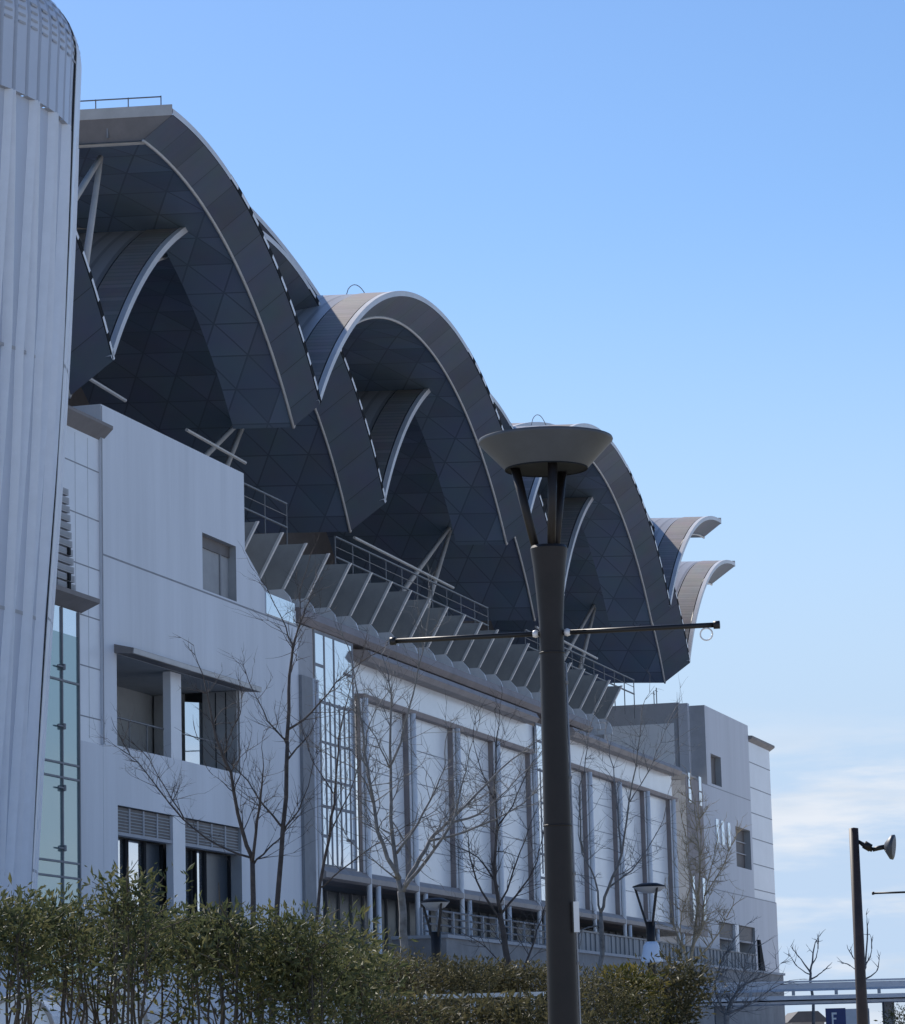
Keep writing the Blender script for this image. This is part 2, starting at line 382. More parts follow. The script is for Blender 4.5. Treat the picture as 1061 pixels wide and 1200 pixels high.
rl = MB(); rl.tube([(1.2, .3, 12.93), (5.85, .3, 12.93)], .035, 6); rl.tube([(6.8, .3, 12.93), (12.2, .3, 12.93)], .02, 6)
for x in (1.4, 2.9, 4.4): rl.tube([(x, .3, 11.96), (x, .3, 12.93)], .025, 5)
rl.build('balcony_railing', 'rail', AR)
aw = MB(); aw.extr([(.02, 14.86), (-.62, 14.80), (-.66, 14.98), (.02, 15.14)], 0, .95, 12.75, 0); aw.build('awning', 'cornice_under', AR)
aw = MB(); aw.box(.95, 12.75, -.665, -.625, 14.81, 14.97); aw.build('awning_edge', 'trim_cream', AR)
# lower opening
lo = MB()
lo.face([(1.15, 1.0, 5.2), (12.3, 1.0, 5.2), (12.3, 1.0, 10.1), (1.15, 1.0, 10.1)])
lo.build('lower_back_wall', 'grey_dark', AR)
p = MB(); p.box(5.9, 7.0, .02, .26, 5.2, 10.08); p.build('pillar', 'panel', AR)
for (x0, x1) in ((1.16, 5.88), (7.02, 12.29)):
    lv = MB(); lv.box(x0, x1, .12, .3, 9.28, 10.07, 0); n = 4
    for k in range(1, n): x = x0+(x1-x0)*k/n; lv.box(x-.05, x+.05, .08, .12, 9.28, 10.07, 1)
    for k in range(7): z = 9.34+.1*k; lv.box(x0+.02, x1-.02, .10, .12, z, z+.035, 2)
    lv.box(x0, x1, .04, .3, 9.18, 9.28, 1); lv.build('louvre', ['louvre', 'grey_mid', 'recess'], AR)
for (x0, x1, mi) in ((1.6, 2.75, 'glass_sky'), (3.0, 4.3, 'glass_sky'), (4.5, 5.88, 'glass_dark'), (7.1, 8.5, 'glass_sky'), (9.05, 9.75, 'glass_sky'), (9.95, 12.2, 'glass_dark')):
    gg = MB(); gg.box(x0, x1, .5, .55, 5.2, 9.15, 0); w_ = gg.build('window', mi, AR)
    f2 = MB(); f2.box(x0-.12, x0, .40, .55, 5.2, 9.15); f2.box(x1, x1+.12, .40, .55, 5.2, 9.15); f2.build('window_frame', 'dark', w_)
# window of the upper wall
ww = MB(); ww.face([(8.87, .3, 17.95), (12.17, .3, 17.95), (12.17, .3, 19.9), (8.87, .3, 19.9)], 0)
for x in (11.3,): ww.box(x-.05, x+.05, .25, .3, 17.95, 19.9, 1)
ww.box(8.87, 12.17, .24, .295, 19.5, 19.9, 2); ww.box(8.87, 9.2, .24, .295, 17.95, 19.5, 2)
ww.build('window', ['recess_side', 'grey_dark', 'louvre'], AR)

# ---- dark column and stair glazing
b = MB(); b.box(18.62, 19.85, -.12, 1.2, 0, 16.1, 0); b.build('column', 'grey_dark', AR)
b = MB(); b.box(18.64, 20.62, .12, 1.2, 16.1, 18.05, 0); b.build('facade_panel', 'grey_mid', AR)
for x in (19.98, 20.45): t = MB(); t.tube([(x, -.05, 0), (x, -.05, 16.1)], .10, 8); t.build('column_tube', 'steel_tube', AR, True)
def stair_glazing(x0, x1, zt):
    gg = MB(); gg.box(x0, x1, .10, .16, 9.3, zt, 0); gz = gg.build('stair_window', 'glass_stair', AR)
    f = MB(); n = max(3, round((x1-x0)/.55)); rnd = random.Random(int(x0))
    for k in range(n+1):
        x = x0+(x1-x0)*k/n
        lo_, hi_ = (9.3, zt) if k in (0, n, 2, 4) else (rnd.choice((9.3, 10.6)), rnd.choice((15.5, 15.5, zt)))
        f.box(x-.075, x+.075, .085, .10, lo_, hi_, 0)
    for z in (9.3, 11.5, 15.4, zt-.06): f.box(x0, x1, .089, .10, z-.06, z+.06, 0)
    wq = (x1-x0)/n
    for z in (10.4, 16.75): f.box(x0, x0+wq*2, .089, .10, z-.06, z+.06, 0); f.box(x1-wq*2, x1, .089, .10, z-.06, z+.06, 0)
    for z in (12.5, 13.9): f.box(x0+wq*1, x1, .089, .10, z-.05, z+.05, 0)
    f.build('window_frame', 'grey_dark', gz)
stair_glazing(20.75, 25.3, 18.05)
stair_glazing(52.6, 55.4, 17.6)
sb = MB(); sb.box(20.6, 25.9, .05, .9, 8.75, 9.28); sb.build('sill_beam', 'brown_light', AR)

# ---- panelled bays
bw = MB(); bw.box(25.5, 82.0, .25, 1.4, 16.1, 17.45, 0); bw.build('upper_panel_band', 'bay_panel', AR)
colx = [26.0, 32.25, 38.65, 44.95, 51.2, 55.5, 61.7, 67.95, 74.25, 80.45]
for x in colx:
    t = MB(); t.box(x-.22, x+.42, .0, .42 if x > 27 else .12, 9.25, 15.97, 0); t.box(x+.42, x+.72, .24, .36, 9.25, 15.97, 1); t.build('column', ['brown', 'dark'], AR)
    t = MB(); t.box(x-.2, x+.4, -.05, -.003, 9.25, 15.97); t.build('column_cover', 'trim_white', AR)
    for dx, zt_ in ((.04, 16.0), (1.15, 8.78)):
        t = MB(); t.tube([(x+dx, -.16, 0), (x+dx, -.16, zt_)], .11, 8); t.build('column_tube', 'trim_white', AR, True)
for a, b_ in list(zip(colx, colx[1:])):
    if abs(a-51.2) < .1: continue
    p = MB(); p.box(a+.73, b_-.23, .22, .34, 9.25, 15.97, 0)
    for z in (10.6, 11.95, 13.3, 14.65): p.box(a+.73, b_-.23, .216, .24, z-.018, z+.018, 1)
    p.build('bay_panel', ['bay_panel', 'joint'], AR)
for (a, b_) in ((26.0, 51.3), (58, 81.8)):
    t = MB(); t.extr([(-.30, 17.42), (-.45, 17.62), (-.30, 17.86), (.6, 17.95), (.6, 17.42)], 0, a, b_); t.build('upper_beam', 'brown_light', AR)
    t = MB(); t.extr([(-.08, 15.98), (-.14, 16.17), (.5, 16.22), (.5, 15.98)], 0, a, b_); t.build('lintel_beam', 'brown', AR)
t = MB(); t.extr([(-.10, 8.74), (-.26, 8.82), (-.26, 9.02), (-.05, 9.24), (1.0, 9.24), (1.0, 8.74)], 0, 20.6, 84.4); t.build('lower_beam', 'brown_light', AR)
t = MB(); t.extr([(.05, 18.08), (-.12, 18.3), (-.02, 18.62), (1.2, 18.66), (1.2, 18.08)], 0, 18.75, 63); t.build('eave_beam', 'brown', AR)
t = MB(); t.extr([(.3, 17.9), (.62, 18.1), (1.4, 18.1), (1.4, 17.9)], 0, 25.7, 63); t.build('eave_soffit', 'brown', AR)
# terrace roof over the bays, wall set back behind it
t = MB(); t.box(18.7, 90.3, .6, 14, 17.95, 18.06); t.build('terrace_roof', 'grey_mid', AR)
t = MB(); t.box(18.7, 72, 3.2, 3.4, 18.06, 21.0); t.build('terrace_wall', 'fin_plate', AR)
# fins under the roof edge
fin0 = None
pl = [( 0.05, 21.15), (5.5, 21.3), (5.5, 18.7), (1.5, 18.7), (.95, 19.55)]
for k in range(-14, 8):
    s = 51.55+2.64*k
    if fin0 is None:
        f = MB(); f.extr(pl, 0, -.03, .03, 0); fo = f.build('fin', 'fin_plate', AR)
        e = MB(); e.extr([(0.0, 21.17), (.10, 21.17), (1.03, 19.5), (.93, 19.5)], 0, -.07, .07); e.build('fin_edge', 'fin_edge', fo)
        a = [(.98, 19.5)] + [(.62+.75*(1-math.cos(R(q_))) , 19.45-.55*math.sin(R(q_)))for q_ in (0, 30, 60)][0:0] + [(.72, 19.2), (.62, 18.9), (.62, 18.68), (2.0, 18.68), (2.0, 19.5)]
        e = MB(); e.extr(a, 0, -.05, .05); e.build('fin_foot', 'trim_white', fo)
        fin0 = fo; fo.location = (s, 0, 0)
    else:
        c_ = copy_tree(fin0, AR); c_.location = (s, 0, 0)
t = MB(); t.box(13.2, 72, 5.5, 14, 21.32, 21.42); t.build('podium_roof', 'grey_mid', AR)

# ---- ground floor
t = MB(); t.box(19.9, 84.4, .9, 3.0, 8.75, 8.85); t.build('porch_ceiling', 'grey_dark', AR)
t = MB(); t.box(19.9, 84.4, 2.2, 2.4, 0, 8.74); t.build('ground_floor_glazing', 'glass_dark', AR)
t = MB()
for x in [20+1.55*k for k in range(42)]: t.box(x-.04, x+.04, 2.12, 2.2, 0, 8.74)
t.build('ground_floor_mullions', 'grey_dark', AR)

# ---- far block
b = MB()
wall_holes(b, 90.4, 103.1, 17.6, 22.2, [(91.6, 94.5, 17.75, 19.5, .35)], 0)
wall_holes(b, 84.4, 103.1, 0, 17.6, [(98.0, 102.5, 13.3, 15.7, .4), (92.1, 102.7, 6.8, 9.82, 1.4)], 0)
b.box(-.0+103.1, 110.1, .06, 14, 11.65, 21.25, 3); b.box(103.1, 110.1, 0, 14, 0, 11.65, 0)
z = 20.0
while z > 12: b.box(103.12, 110.1, .055, .07, z-.03, z+.03, 2); z -= 1.56
b.box(84.5, 103, -.004, .02, 17.55, 17.6, 2); b.box(90, 110, -.004, .02, 11.6, 11.65, 2)
b.face([(103.1, 0, 21), (103.1, 14, 21), (103.1, 14, 22.2), (103.1, 0, 22.2)])
b.face([(90.4, 0, 22.2), (103.1, 0, 22.2), (103.1, 14, 22.2), (90.4, 14, 22.2)])
b.build('facade_wall', ['wall_far', 'recess_side', 'joint', 'panel'], AR)
t = MB(); t.box(90.38, 90.4, 0, .9, 17.6, 22.2, 0); t.box(89.9, 90.38, .9, 1.46, 17.6, 22.32, 1); t.box(90.0, 90.4, 1.46, 9, 17.95, 22.4, 0); t.build('side_wall', ['grey_mid', 'wall_far'], AR)
t = MB(); t.box(89.9, 90.0, 1.75, 5.9, 18.1, 21.2); t.build('side_panel', 'bay_panel', AR)
c = MB(); c.extr([(.1, 21.22), (-.25, 21.45), (-.25, 21.58), (.1, 21.6), (3, 21.6), (3, 21.22)], 0, 103.12, 110.4); c.build('cornice', 'cornice_under', AR)
t = MB(); t.box(84.4, 88.8, -.03, .0, 8.8, 17.58); t.build('facade_panel', 'brown', AR)
for x in (85.2, 88.0):
    for (z0, z1) in ((16.2, 16.95), (17.05, 17.85), (9.6, 12.1)):
        t = MB(); t.box(x-.3, x+.35, -.08, -.03, z0, z1); t.build('window', 'glass_sky', AR)
for x in (92.55, 94.1, 95.9):
    t = MB(); t.box(x-.38, x+.38, -.05, -.003, 14.35, 15.75); t.build('window', 'glass_sky', AR)
t = MB(); t.face([(91.6, .35, 17.75), (94.5, .35, 17.75), (94.5, .35, 19.5), (91.6, .35, 19.5)]); t.build('window', 'louvre', AR)
t = MB(); t.face([(98, .4, 13.3), (102.5, .4, 13.3), (102.5, .4, 15.7), (98, .4, 15.7)], 0); t.box(98, 102.5, .3, .35, 14.2, 14.26, 1); t.box(98, 102.5, .3, .35, 14.9, 14.96, 1); t.build('window', ['louvre', 'grey_mid'], AR)
t = MB(); t.face([(92.1, 1.4, 6.8), (102.7, 1.4, 6.8), (102.7, 1.4, 9.82), (92.1, 1.4, 9.82)]); t.build('lower_back_wall', 'recess', AR)
t = MB(); t.box(96.7, 97.8, -.01, .9, 6.8, 9.8); t.build('pillar', 'panel', AR)
for (a, b_) in ((92.12, 96.68), (97.82, 102.68)):
    t = MB(); t.box(a, b_, .15, .3, 8.95, 9.8); t.build('louvre', 'louvre', AR)
    t = MB(); t.box(a, b_, .12, .35, 8.86, 8.95); t.build('louvre_sill', 'grey_mid', AR)

# ------------------------------------------------------------------ roof shells
P = 30.2; HALF = P/2; C0 = 6.25; SLOPE = .055
def arc_fn(rise):
    Rr = (HALF*HALF+rise*rise)/(2*rise)
    return (lambda x: -(Rr-math.sqrt(max(Rr*Rr-x*x, 0)))), Rr
ROOF_D = 34.0
L1c, L1r, L1o, L1dz, L1do = 33.55, 8.05, 2.15, 1.10, 1.60      # crest, rise, inward offset of edge, drop and inset of inner edge
L2c, L2r, L2o, L2dz, L2do = 33.85, 7.15, -.10, .78, 1.10
L3c, L3r, L3o, L3dz, L3do = 36.55, 2.2, 4.7, .75, 1.1
f1, R1 = arc_fn(L1r); f2, R2 = arc_fn(L2r); f3, R3 = arc_fn(L3r)
def z1roof(s, y):                                                # top of the lower shell at that place
    k = round((s-(C0+HALF))/P); x = s-(C0+HALF+k*P)
    return L1c+f1(x)+SLOPE*(y-L1o)
def shell(name, sc, xa, xb, fz, Rr, crest, yo, dz, do, layer, end=0):
    root = empty(name); root.parent = AR; root.location = (sc, 0, 0)
    n = max(8, int((xb-xa)/.55)); xs = [xa+(xb-xa)*k/n for k in range(n+1)]
    U = [Rr*math.asin(x/Rr) for x in xs]
    th = .22
    def top(x, y): return crest+fz(x)+SLOPE*(y-yo)
    def nrm(x): return (x/Rr, math.sqrt(1-(x/Rr)**2))
    # roof skin, with a smoother strip along the edge
    for (ya, yb, dep, nm, mt) in ((yo+1.55, ROOF_D, 0.0, 'roof_skin', 'roof_skin'), (yo+.26, yo+1.48, .03, 'edge_strip', 'edge_strip'), (yo+1.48, yo+1.55, -.04, 'gutter', 'gutter'), (yo+.2, yo+.26, -.04, 'gutter', 'gutter')):
        m = MB(); yl = [ya, yb] if yb < ROOF_D else [ya, 2.4, 3.3, 4.2, 6, 10, 16, 24, ROOF_D]
        yl = [y for y in yl if y >= ya]
        for k in range(n):
          for y0, y1 in zip(yl, yl[1:]):
            p = []; ok = True
            for x, y in ((xs[k], y0), (xs[k+1], y0), (xs[k+1], y1), (xs[k], y1)):
                nx, nz = nrm(x); d = th-.06+dep
                if layer == 2 and y > 3.4 and top(x, y) < z1roof(sc+x, y)-.6: ok = False
                p.append((x+nx*d, y, top(x, y)+nz*d))
            if ok: m.face(p, 0, [(U[k], y0), (U[k+1], y0), (U[k+1], y1), (U[k], y1)])
        m.build(nm, mt, root, True)
    # rim: white trim, dashed with dark gaps along the lower right leg
    m = MB(); nn = n*3
    for k in range(nn):
        x0 = xa+(xb-xa)*k/nn; x1 = xa+(xb-xa)*(k+1)/nn
        u = Rr*math.asin((x0+x1)/2/Rr)
        dash = (x0 > 5.5 and layer < 3)
        def ring(x, d, y): nx, nz = nrm(x); return (x+nx*d, y, top(x, yo)+nz*d)
        if dash:
            ph = (u/1.15) % 1
            mi = 3 if ph < .62 else 1
            m.face([ring(x0, .0, yo-.02), ring(x1, .0, yo-.02), ring(x1, .07, yo-.02), ring(x0, .07, yo-.02)], 1)
            m.face([ring(x0, .07, yo-.02), ring(x1, .07, yo-.02), ring(x1, .24, yo-.02), ring(x0, .24, yo-.02)], mi)
            m.face([ring(x0, .24, yo-.02), ring(x1, .24, yo-.02), ring(x1, th, yo-.02), ring(x0, th, yo-.02)], 1)
        else:
            m.face([ring(x0, .0, yo-.02), ring(x1, .0, yo-.02), ring(x1, th, yo-.02), ring(x0, th, yo-.02)], 0)
        m.face([ring(x0, th, yo-.02), ring(x1, th, yo-.02), ring(x1, th, yo+.2), ring(x0, th, yo+.2)], 2)
        m.face([ring(x0, 0, yo-.02), ring(x1, 0, yo-.02), ring(x1, 0, yo+.02), ring(x0, 0, yo+.02)], 1)
    m.build('rim_trim', ['rim', 'dark', 'rim', 'trim_white'], root)
    # slanted fascia band under the rim
    m = MB()
    def innz(x): return crest-dz+fz(x)
    for k in range(n):
        m.face([(xs[k], yo, top(xs[k], yo)), (xs[k], yo+do, innz(xs[k])), (xs[k+1], yo+do, innz(xs[k+1])), (xs[k+1], yo, top(xs[k+1], yo))], 0, [(U[k], 0), (U[k], 1), (U[k+1], 1), (U[k+1], 0)])
    m.build('fascia_band', 'band', root, True)
    m = MB(); m.tube([(x, yo+do-.03, innz(x)-.02) for x in xs], .06, 6)
    m.build('inner_trim', 'trim_cream', root, True)
    # soffit
    m = MB(); ys = [0, .8, 1.6, 2.4, 3.4, 5, 8, 12, 17, 24]
    for k in range(n):
        for ya, yb in zip(ys, ys[1:]):
            p = []; ok = True
            for x, y in ((xs[k], ya), (xs[k+1], ya), (xs[k+1], yb), (xs[k], yb)):
                yy = yo+do+y; zz = innz(x)+SLOPE*y
                if layer == 2 and yy > 3.45 and zz < z1roof(sc+x, yy)-.5: ok = False
                p.append((x, yy, zz))
            if ok: m.face(p, 0, [(U[k], ya), (U[k], yb), (U[k+1], yb), (U[k+1], ya)][0:1] + [(U[k+1], ya), (U[k+1], yb), (U[k], yb)])
    m.build('soffit', 'soffit', root, True)
    if end:                                                       # cut end along the crest
        x = xa if end < 0 else xb; d = .2 if end < 0 else -.2
        m = MB(); yb = ROOF_D
        zo = lambda y: top(x, y); 
        m.face([(x-.03*end*-1, yo, zo(yo)), (x, yb, zo(yb)), (x+d, yb, zo(yb)-dz-.1), (x+d, yo+do, innz(x+d)-.0)], 1)
        m.face([(x+.04*end, yo-.02, zo(yo)-.02), (x+.04*end, yb, zo(yb)-.02), (x+.04*end, yb, zo(yb)+.36), (x+.04*end, yo-.02, zo(yo)+.36)], 0)
        m.face([(x+.04*end, yo-.02, zo(yo)-.02), (x+.04*end, yb, zo(yb)-.02), (x+.0*end, yb, zo(yb)-.02), (x, yo-.02, zo(yo)-.02)], 0)
        for k in range(1, 8): yy = yo+2.4*k; m.box(x+d*.5-.04, x+d*.5+.02, yy-.03, yy+.03, zo(yy)-dz+.12, zo(yy)-.1, 2)
        m.build('end_fascia', ['trim_cream', 'cornice_under', 'grey_dark'], root)
        m = MB(); m.tube([(x+d, yo+do, innz(x+d)-.02), (x+d, yb, innz(x+d)-.02+SLOPE*(yb-yo-do))], .07, 6)
        if end < 0: m.build('inner_trim', 'trim_cream', root)
        if end < 0:
            m = MB()
            m.tube([(x+.5, yo+.6, zo(yo)+.85), (x+.5, yo+14, zo(yo+14)+.85)], .025, 5)
            for k in range(12): yy = yo+.6+1.2*k; m.tube([(x+.5, yy, zo(yy)+.3), (x+.5, yy, zo(yy)+.85)], .022, 5)
            m.build('roof_railing', 'rail', root)
    else:
        m = MB(); pts = [(-1.8+3.6*k/12, yo+3.2, crest+SLOPE*3.2+fz(-1.8+3.6*k/12)+.3+.75*math.sin(math.pi*k/12)**.6) for k in range(13)]
        m.tube(pts, .02, 5)
        m.build('roof_handrail', 'rail', root)
    return root
full1 = shell('roof_shell', C0+HALF, -HALF, HALF, f1, R1, L1c, L1o, L1dz, L1do, 1)
for k in (1, 2): c_ = copy_tree(full1, AR); c_.location = (C0+HALF+k*P, 0, 0)
shell('roof_shell', C0-HALF, 0, HALF, f1, R1, L1c, L1o, L1dz, L1do, 1, -1)
shell('roof_shell', C0+3*P+HALF, -HALF, 0, f1, R1, L1c, L1o, L1dz, L1do, 1, 1)
full2 = shell('roof_shell', C0+P, -HALF, HALF, f2, R2, L2c, L2o, L2dz, L2do, 2)
c_ = copy_tree(full2, AR); c_.location = (C0+2*P, 0, 0)
shell('roof_shell', C0, 0, HALF, f2, R2, L2c, L2o, L2dz, L2do, 2, -1)
shell('roof_shell', C0+3*P, -HALF, 0, f2, R2, L2c, L2o, L2dz, L2do, 2, 1)
full3 = shell('roof_shell', C0+HALF, -HALF, HALF, f3, R3, L3c, L3o, L3dz, L3do, 3)
for k in (1, 2): c_ = copy_tree(full3, AR); c_.location = (C0+HALF+k*P, 0, 0)
# wall far under the roof
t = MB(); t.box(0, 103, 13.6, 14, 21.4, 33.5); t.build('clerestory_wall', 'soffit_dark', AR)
# V struts
def strut(a, b1, b2):
    m = MB(); m.tube([a, b1], [.10, .16], 8); m.tube([a, b2], [.10, .16], 8); m.build('roof_strut', 'trim_cream', AR, True)
for k in range(3):
    d = 30.3*k
    strut((32.38+d+.6, 7, 29.15), (27.78+d-7.0, 7, 22.7), (30.25+d-3.6, 7, 22.7))
strut((7.4, 3.0, 33.0), (1.4, 3.0, 27.6), (5.2, 3.0, 26.6))
# gutter pipe where the upper soffit meets the lower roof
t = MB(); t.tube([(13.4, 2.3, 32.0), (13.2, 4.2, 32.15)], .17, 8); t.build('gutter_pipe', 'trim_cream', AR, True)
t = MB(); t.tube([(13.1, 4.4, 32.2), (12.6, 16, 32.9)], .17, 8); t.build('gutter_pipe', 'trim_cream', AR, True)
# maintenance railings and catwalk pipes under the shells
def railing(s0, s1, y, z0, z1):
    m = MB(); m.tube([(s0, y, z1), (s1, y, z1)], .05, 6); m.tube([(s0, y, z0), (s1, y, z0)], .05, 6)
    m.tube([(s0, y, (z0+z1)/2), (s1, y, (z0+z1)/2)], .02, 5)
    n = max(2, int((s1-s0)/2.2))
    for k in range(n+1): x = s0+(s1-s0)*k/n; m.tube([(x, y, z0-1.4), (x, y, z1)], .03, 5)
    m.build('railing', 'rail', AR)
railing(16, 26.2, 3.0, 22.95, 23.9); railing(32.2, 55.2, 3.0, 22.65, 23.5); railing(62, 85.5, 3.0, 22.5, 23.3)
for (a, b_, z) in ((7.9, 11.3, 25.4), (17.3, 23.6, 25.3), (37.1, 52, 24.25), (67, 80, 24.1)):
    m = MB(); m.tube([(a, 3.75, z), (b_, 3.75, z-.15)], .07, 6); m.build('catwalk_pipe', 'trim_cream', AR)
for (x, y) in ((95.7, 4.0), (97.2, 4.5)):
    m = MB(); m.tube([(x, y, 22.2), (x, y, 24.0)], .03, 5); m.tube([(x-.3, y, 23.8), (x+.3, y, 23.8)], .02, 5); m.build('antenna', 'rail', AR)

# ------------------------------------------------------------------ raised deck in front of the arena, with its fence
def arena_pt(s, y, z): return AR.matrix_basis @ Vector((s, y, z))
rz = AR.rotation_euler.z
dk = empty('raised_deck', AR.location, rz); tag(dk, 'grey concrete terrace wall carrying a metal panel fence along the arena front', 'terrace')
t = MB(); t.box(28, 97.6, -2.6, -.4, 0, 6.75); t.build('deck_wall', 'deck_concrete', dk)
t = MB(); t.box(27.9, 97.7, -2.7, -.4, 6.752, 6.88); t.build('deck_coping', 'grey_mid', dk)
fe = empty('deck_fence', AR.location, rz); tag(fe, 'grey corrugated metal fence on the terrace behind the street lamps', 'fence')
t = MB(); x = 55.0
while x < 97: t.box(x, x+.42, -1.06+.05*(int(x*2) % 2), -1.0, 6.95, 7.95, 0); x += .46
t.build('fence_panel', 'fence_panel', fe)
t = MB(); t.box(55, 97.5, -1.09, -.97, 7.96, 8.04); t.build('fence_rail', 'rail', fe)
for k in range(15):
    t = MB(); t.box(55+3*k-.06, 55+3*k+.06, -.99, -.9, 6.88, 8.0); t.build('fence_post', 'grey_mid', fe)
fe = empty('deck_railing', AR.location, rz); tag(fe, 'grey horizontal bar railing on the terrace behind the bare trees', 'railing')
for z in (7.15, 7.45, 7.75, 8.02):
    t = MB(); t.tube([(30, -1, z), (54.6, -1, z)], .045, 5); t.build('rail', 'rail', fe)
for k in range(12):
    t = MB(); t.box(30+2.2*k-.06, 30+2.2*k+.06, -1.05, -.95, 6.88, 8.05); t.build('railing_post', 'grey_mid', fe)
# dark sheet hanging at the far end of the fence
t = MB(); t.extr([(97.6, 8.9), (98.0, 8.9), (100.2, 5.5), (97.8, 5.5)], 1, -1.25, -1.1); o = t.build('dark_sheet', 'dark', None); o.location = AR.location; o.rotation_euler.z = rz
tag(o, 'dark triangular sheet leaning at the right end of the terrace fence', 'sheet')

# ------------------------------------------------------------------ ribbed tower
TC = (-20.0, 90.0)
tw = empty('ribbed_tower', (TC[0], TC[1], 0)); tag(tw, 'silver tower with pleated metal cladding and rounded top at the left edge', 'tower')
A0 = math.atan2(-TC[1], -TC[0])                      # towards the camera
def Rz(z):
    pts = [(0, 7.75), (7, 8.17), (11.3, 8.43), (14.5, 8.65), (18.6, 8.96), (22.6, 9.2), (26.7, 9.4), (29.5, 9.5), (31, 9.58), (40, 9.6)]
    for (a, ra), (b_, rb) in zip(pts, pts[1:]):
        if a <= z <= b_: return ra+(rb-ra)*(z-a)/(b_-a)-.2
    return pts[-1][1]-.2
def pol(al, r, z): return (r*math.cos(al), r*math.sin(al), z)
ZS, ZT, SR = 28.45, 30.75, 2.0
shoulder = [(ZT+SR*math.sin(R(a)), -SR*(1-math.cos(R(a)))) for a in range(0, 91, 9)]
joints = [-.2, 7.2, 14.3, 21.4, ZS]
m = MB(); PL = R(7.5)
npl = int(R(230)/PL)
for k in range(npl):
    a0 = A0-R(120)+k*PL
    for ji, (z0, z1) in enumerate(zip(joints, joints[1:])):
        wid = (lambda t: .05+.20*t) if ji % 2 == 0 else (lambda t: .05+.20*(1-t))
        prev = None
        for q in range(7):
            t_ = q/6; z = z0+(z1-z0)*t_; wv = wid(t_); e = .085
            pos = [0, .5-wv-e, .5-wv, .5-wv+e, .5+wv-e, .5+wv, .5+wv+e, 1]; off = [0, 0, .22, -.05, -.05, .22, 0, 0]
            rg = [pol(a0+p_*PL, Rz(z)+o_, z) for p_, o_ in zip(pos, off)]
            if prev:
                for j in range(7): m.face([prev[j], prev[j+1], rg[j+1], rg[j]], 1 if j in (1, 2, 4, 5) else 0)
            prev = rg
m.build('pleated_cladding', ['tower_skin', 'tower_rib'], tw)
m = MB()
for z in joints[1:-1]:
    for k in range(96): a = A0-R(120)+R(230)*k/96; b_ = a+R(230)/96; m.face([pol(a, Rz(z)+.012, z-.05), pol(b_, Rz(z)+.012, z-.05), pol(b_, Rz(z)+.012, z+.05), pol(a, Rz(z)+.012, z+.05)])
m.build('cladding_joint', 'grey_mid', tw)
m = MB(); RB = R(3.75); off = .16
prof = [(ZS, Rz(ZS)+off)]+[(ZS+(ZT-ZS)*q/3, Rz(ZS+(ZT-ZS)*q/3)+off) for q in (1, 2)]+[(z, Rz(ZT)+off+d) for z, d in shoulder]+[(ZT+SR+.02, 2.0)]
for k in range(int(R(230)/RB)):
    a0 = A0-R(120)+k*RB
    for q in range(len(prof)-1):
        (z0, r0), (z1, r1) = prof[q], prof[q+1]
        for (pa, pb, oa, ob, mi) in ((0, .12, -.09, -.09, 1), (.12, .2, -.09, 0, 0), (.2, .92, 0, 0, 0), (.92, 1, 0, -.09, 1)):
            m.face([pol(a0+pa*RB, r0+oa, z0), pol(a0+pb*RB, r0+ob, z0), pol(a0+pb*RB, r1+ob, z1), pol(a0+pa*RB, r1+oa, z1)], mi)
    m.face([pol(a0+.1*RB, prof[0][1]-.2, ZS), pol(a0+.95*RB, prof[0][1]-.2, ZS), pol(a0+.95*RB, prof[0][1], ZS), pol(a0+.1*RB, prof[0][1], ZS)], 1)
    # small laps up the shoulder
    for z_, d_ in [(ZT-.35+.22*j, 0) for j in range(4)]:
        m.face([pol(a0+.22*RB, Rz(ZT)+off+.01, z_), pol(a0+.75*RB, Rz(ZT)+off+.01, z_), pol(a0+.75*RB, Rz(ZT)+off+.01, z_+.07), pol(a0+.22*RB, Rz(ZT)+off+.01, z_+.07)], 1)
    for (za, da), (zb, db) in zip(shoulder[1:], shoulder[2:]):
        zc = za+(zb-za)*.35; dc = da+(db-da)*.35
        m.face([pol(a0+.22*RB, Rz(ZT)+off+da+.012, za+.008), pol(a0+.75*RB, Rz(ZT)+off+da+.012, za+.008), pol(a0+.75*RB, Rz(ZT)+off+dc+.012, zc+.008), pol(a0+.22*RB, Rz(ZT)+off+dc+.012, zc+.008)], 1)
m.build('ribbed_crown', ['tower_skin', 'grey_mid'], tw)
m = MB(); zz = [0+ZT*q/12 for q in range(13)]; pr = [(z, Rz(z)+.2) for z in zz]+[(z, Rz(ZT)+.2+d) for z, d in shoulder[1:]]
for (z0, r0), (z1, r1) in zip(pr, pr[1:]):
    for q in range(4):
        a, b_ = A0+R(74.6+q*4), A0+R(74.6+(q+1)*4)
        m.face([pol(a, r0, z0), pol(b_, r0, z0), pol(b_, r1, z1), pol(a, r1, z1)], 0)
    a = A0+R(74.6); m.face([pol(a, r0-.3, z0), pol(a, r0, z0), pol(a, r1, z1), pol(a, r1-.3, z1)], 0)
    a, b_ = A0+R(73.4), A0+R(74.6); m.face([pol(a, r0-.02, z0), pol(b_, r0-.02, z0), pol(b_, r1-.02, z1), pol(a, r1-.02, z1)], 1)
for z in (7.4, 14.4, 21.6, 29.2):
    for q in range(4):
        a, b_ = A0+R(74.6+q*4), A0+R(74.6+(q+1)*4); m.face([pol(a, Rz(z)+.206, z-.04), pol(b_, Rz(z)+.206, z-.04), pol(b_, Rz(z)+.206, z+.04), pol(a, Rz(z)+.206, z+.04)], 2)
m.build('edge_pilaster', ['panel', 'dark', 'grey_mid'], tw)

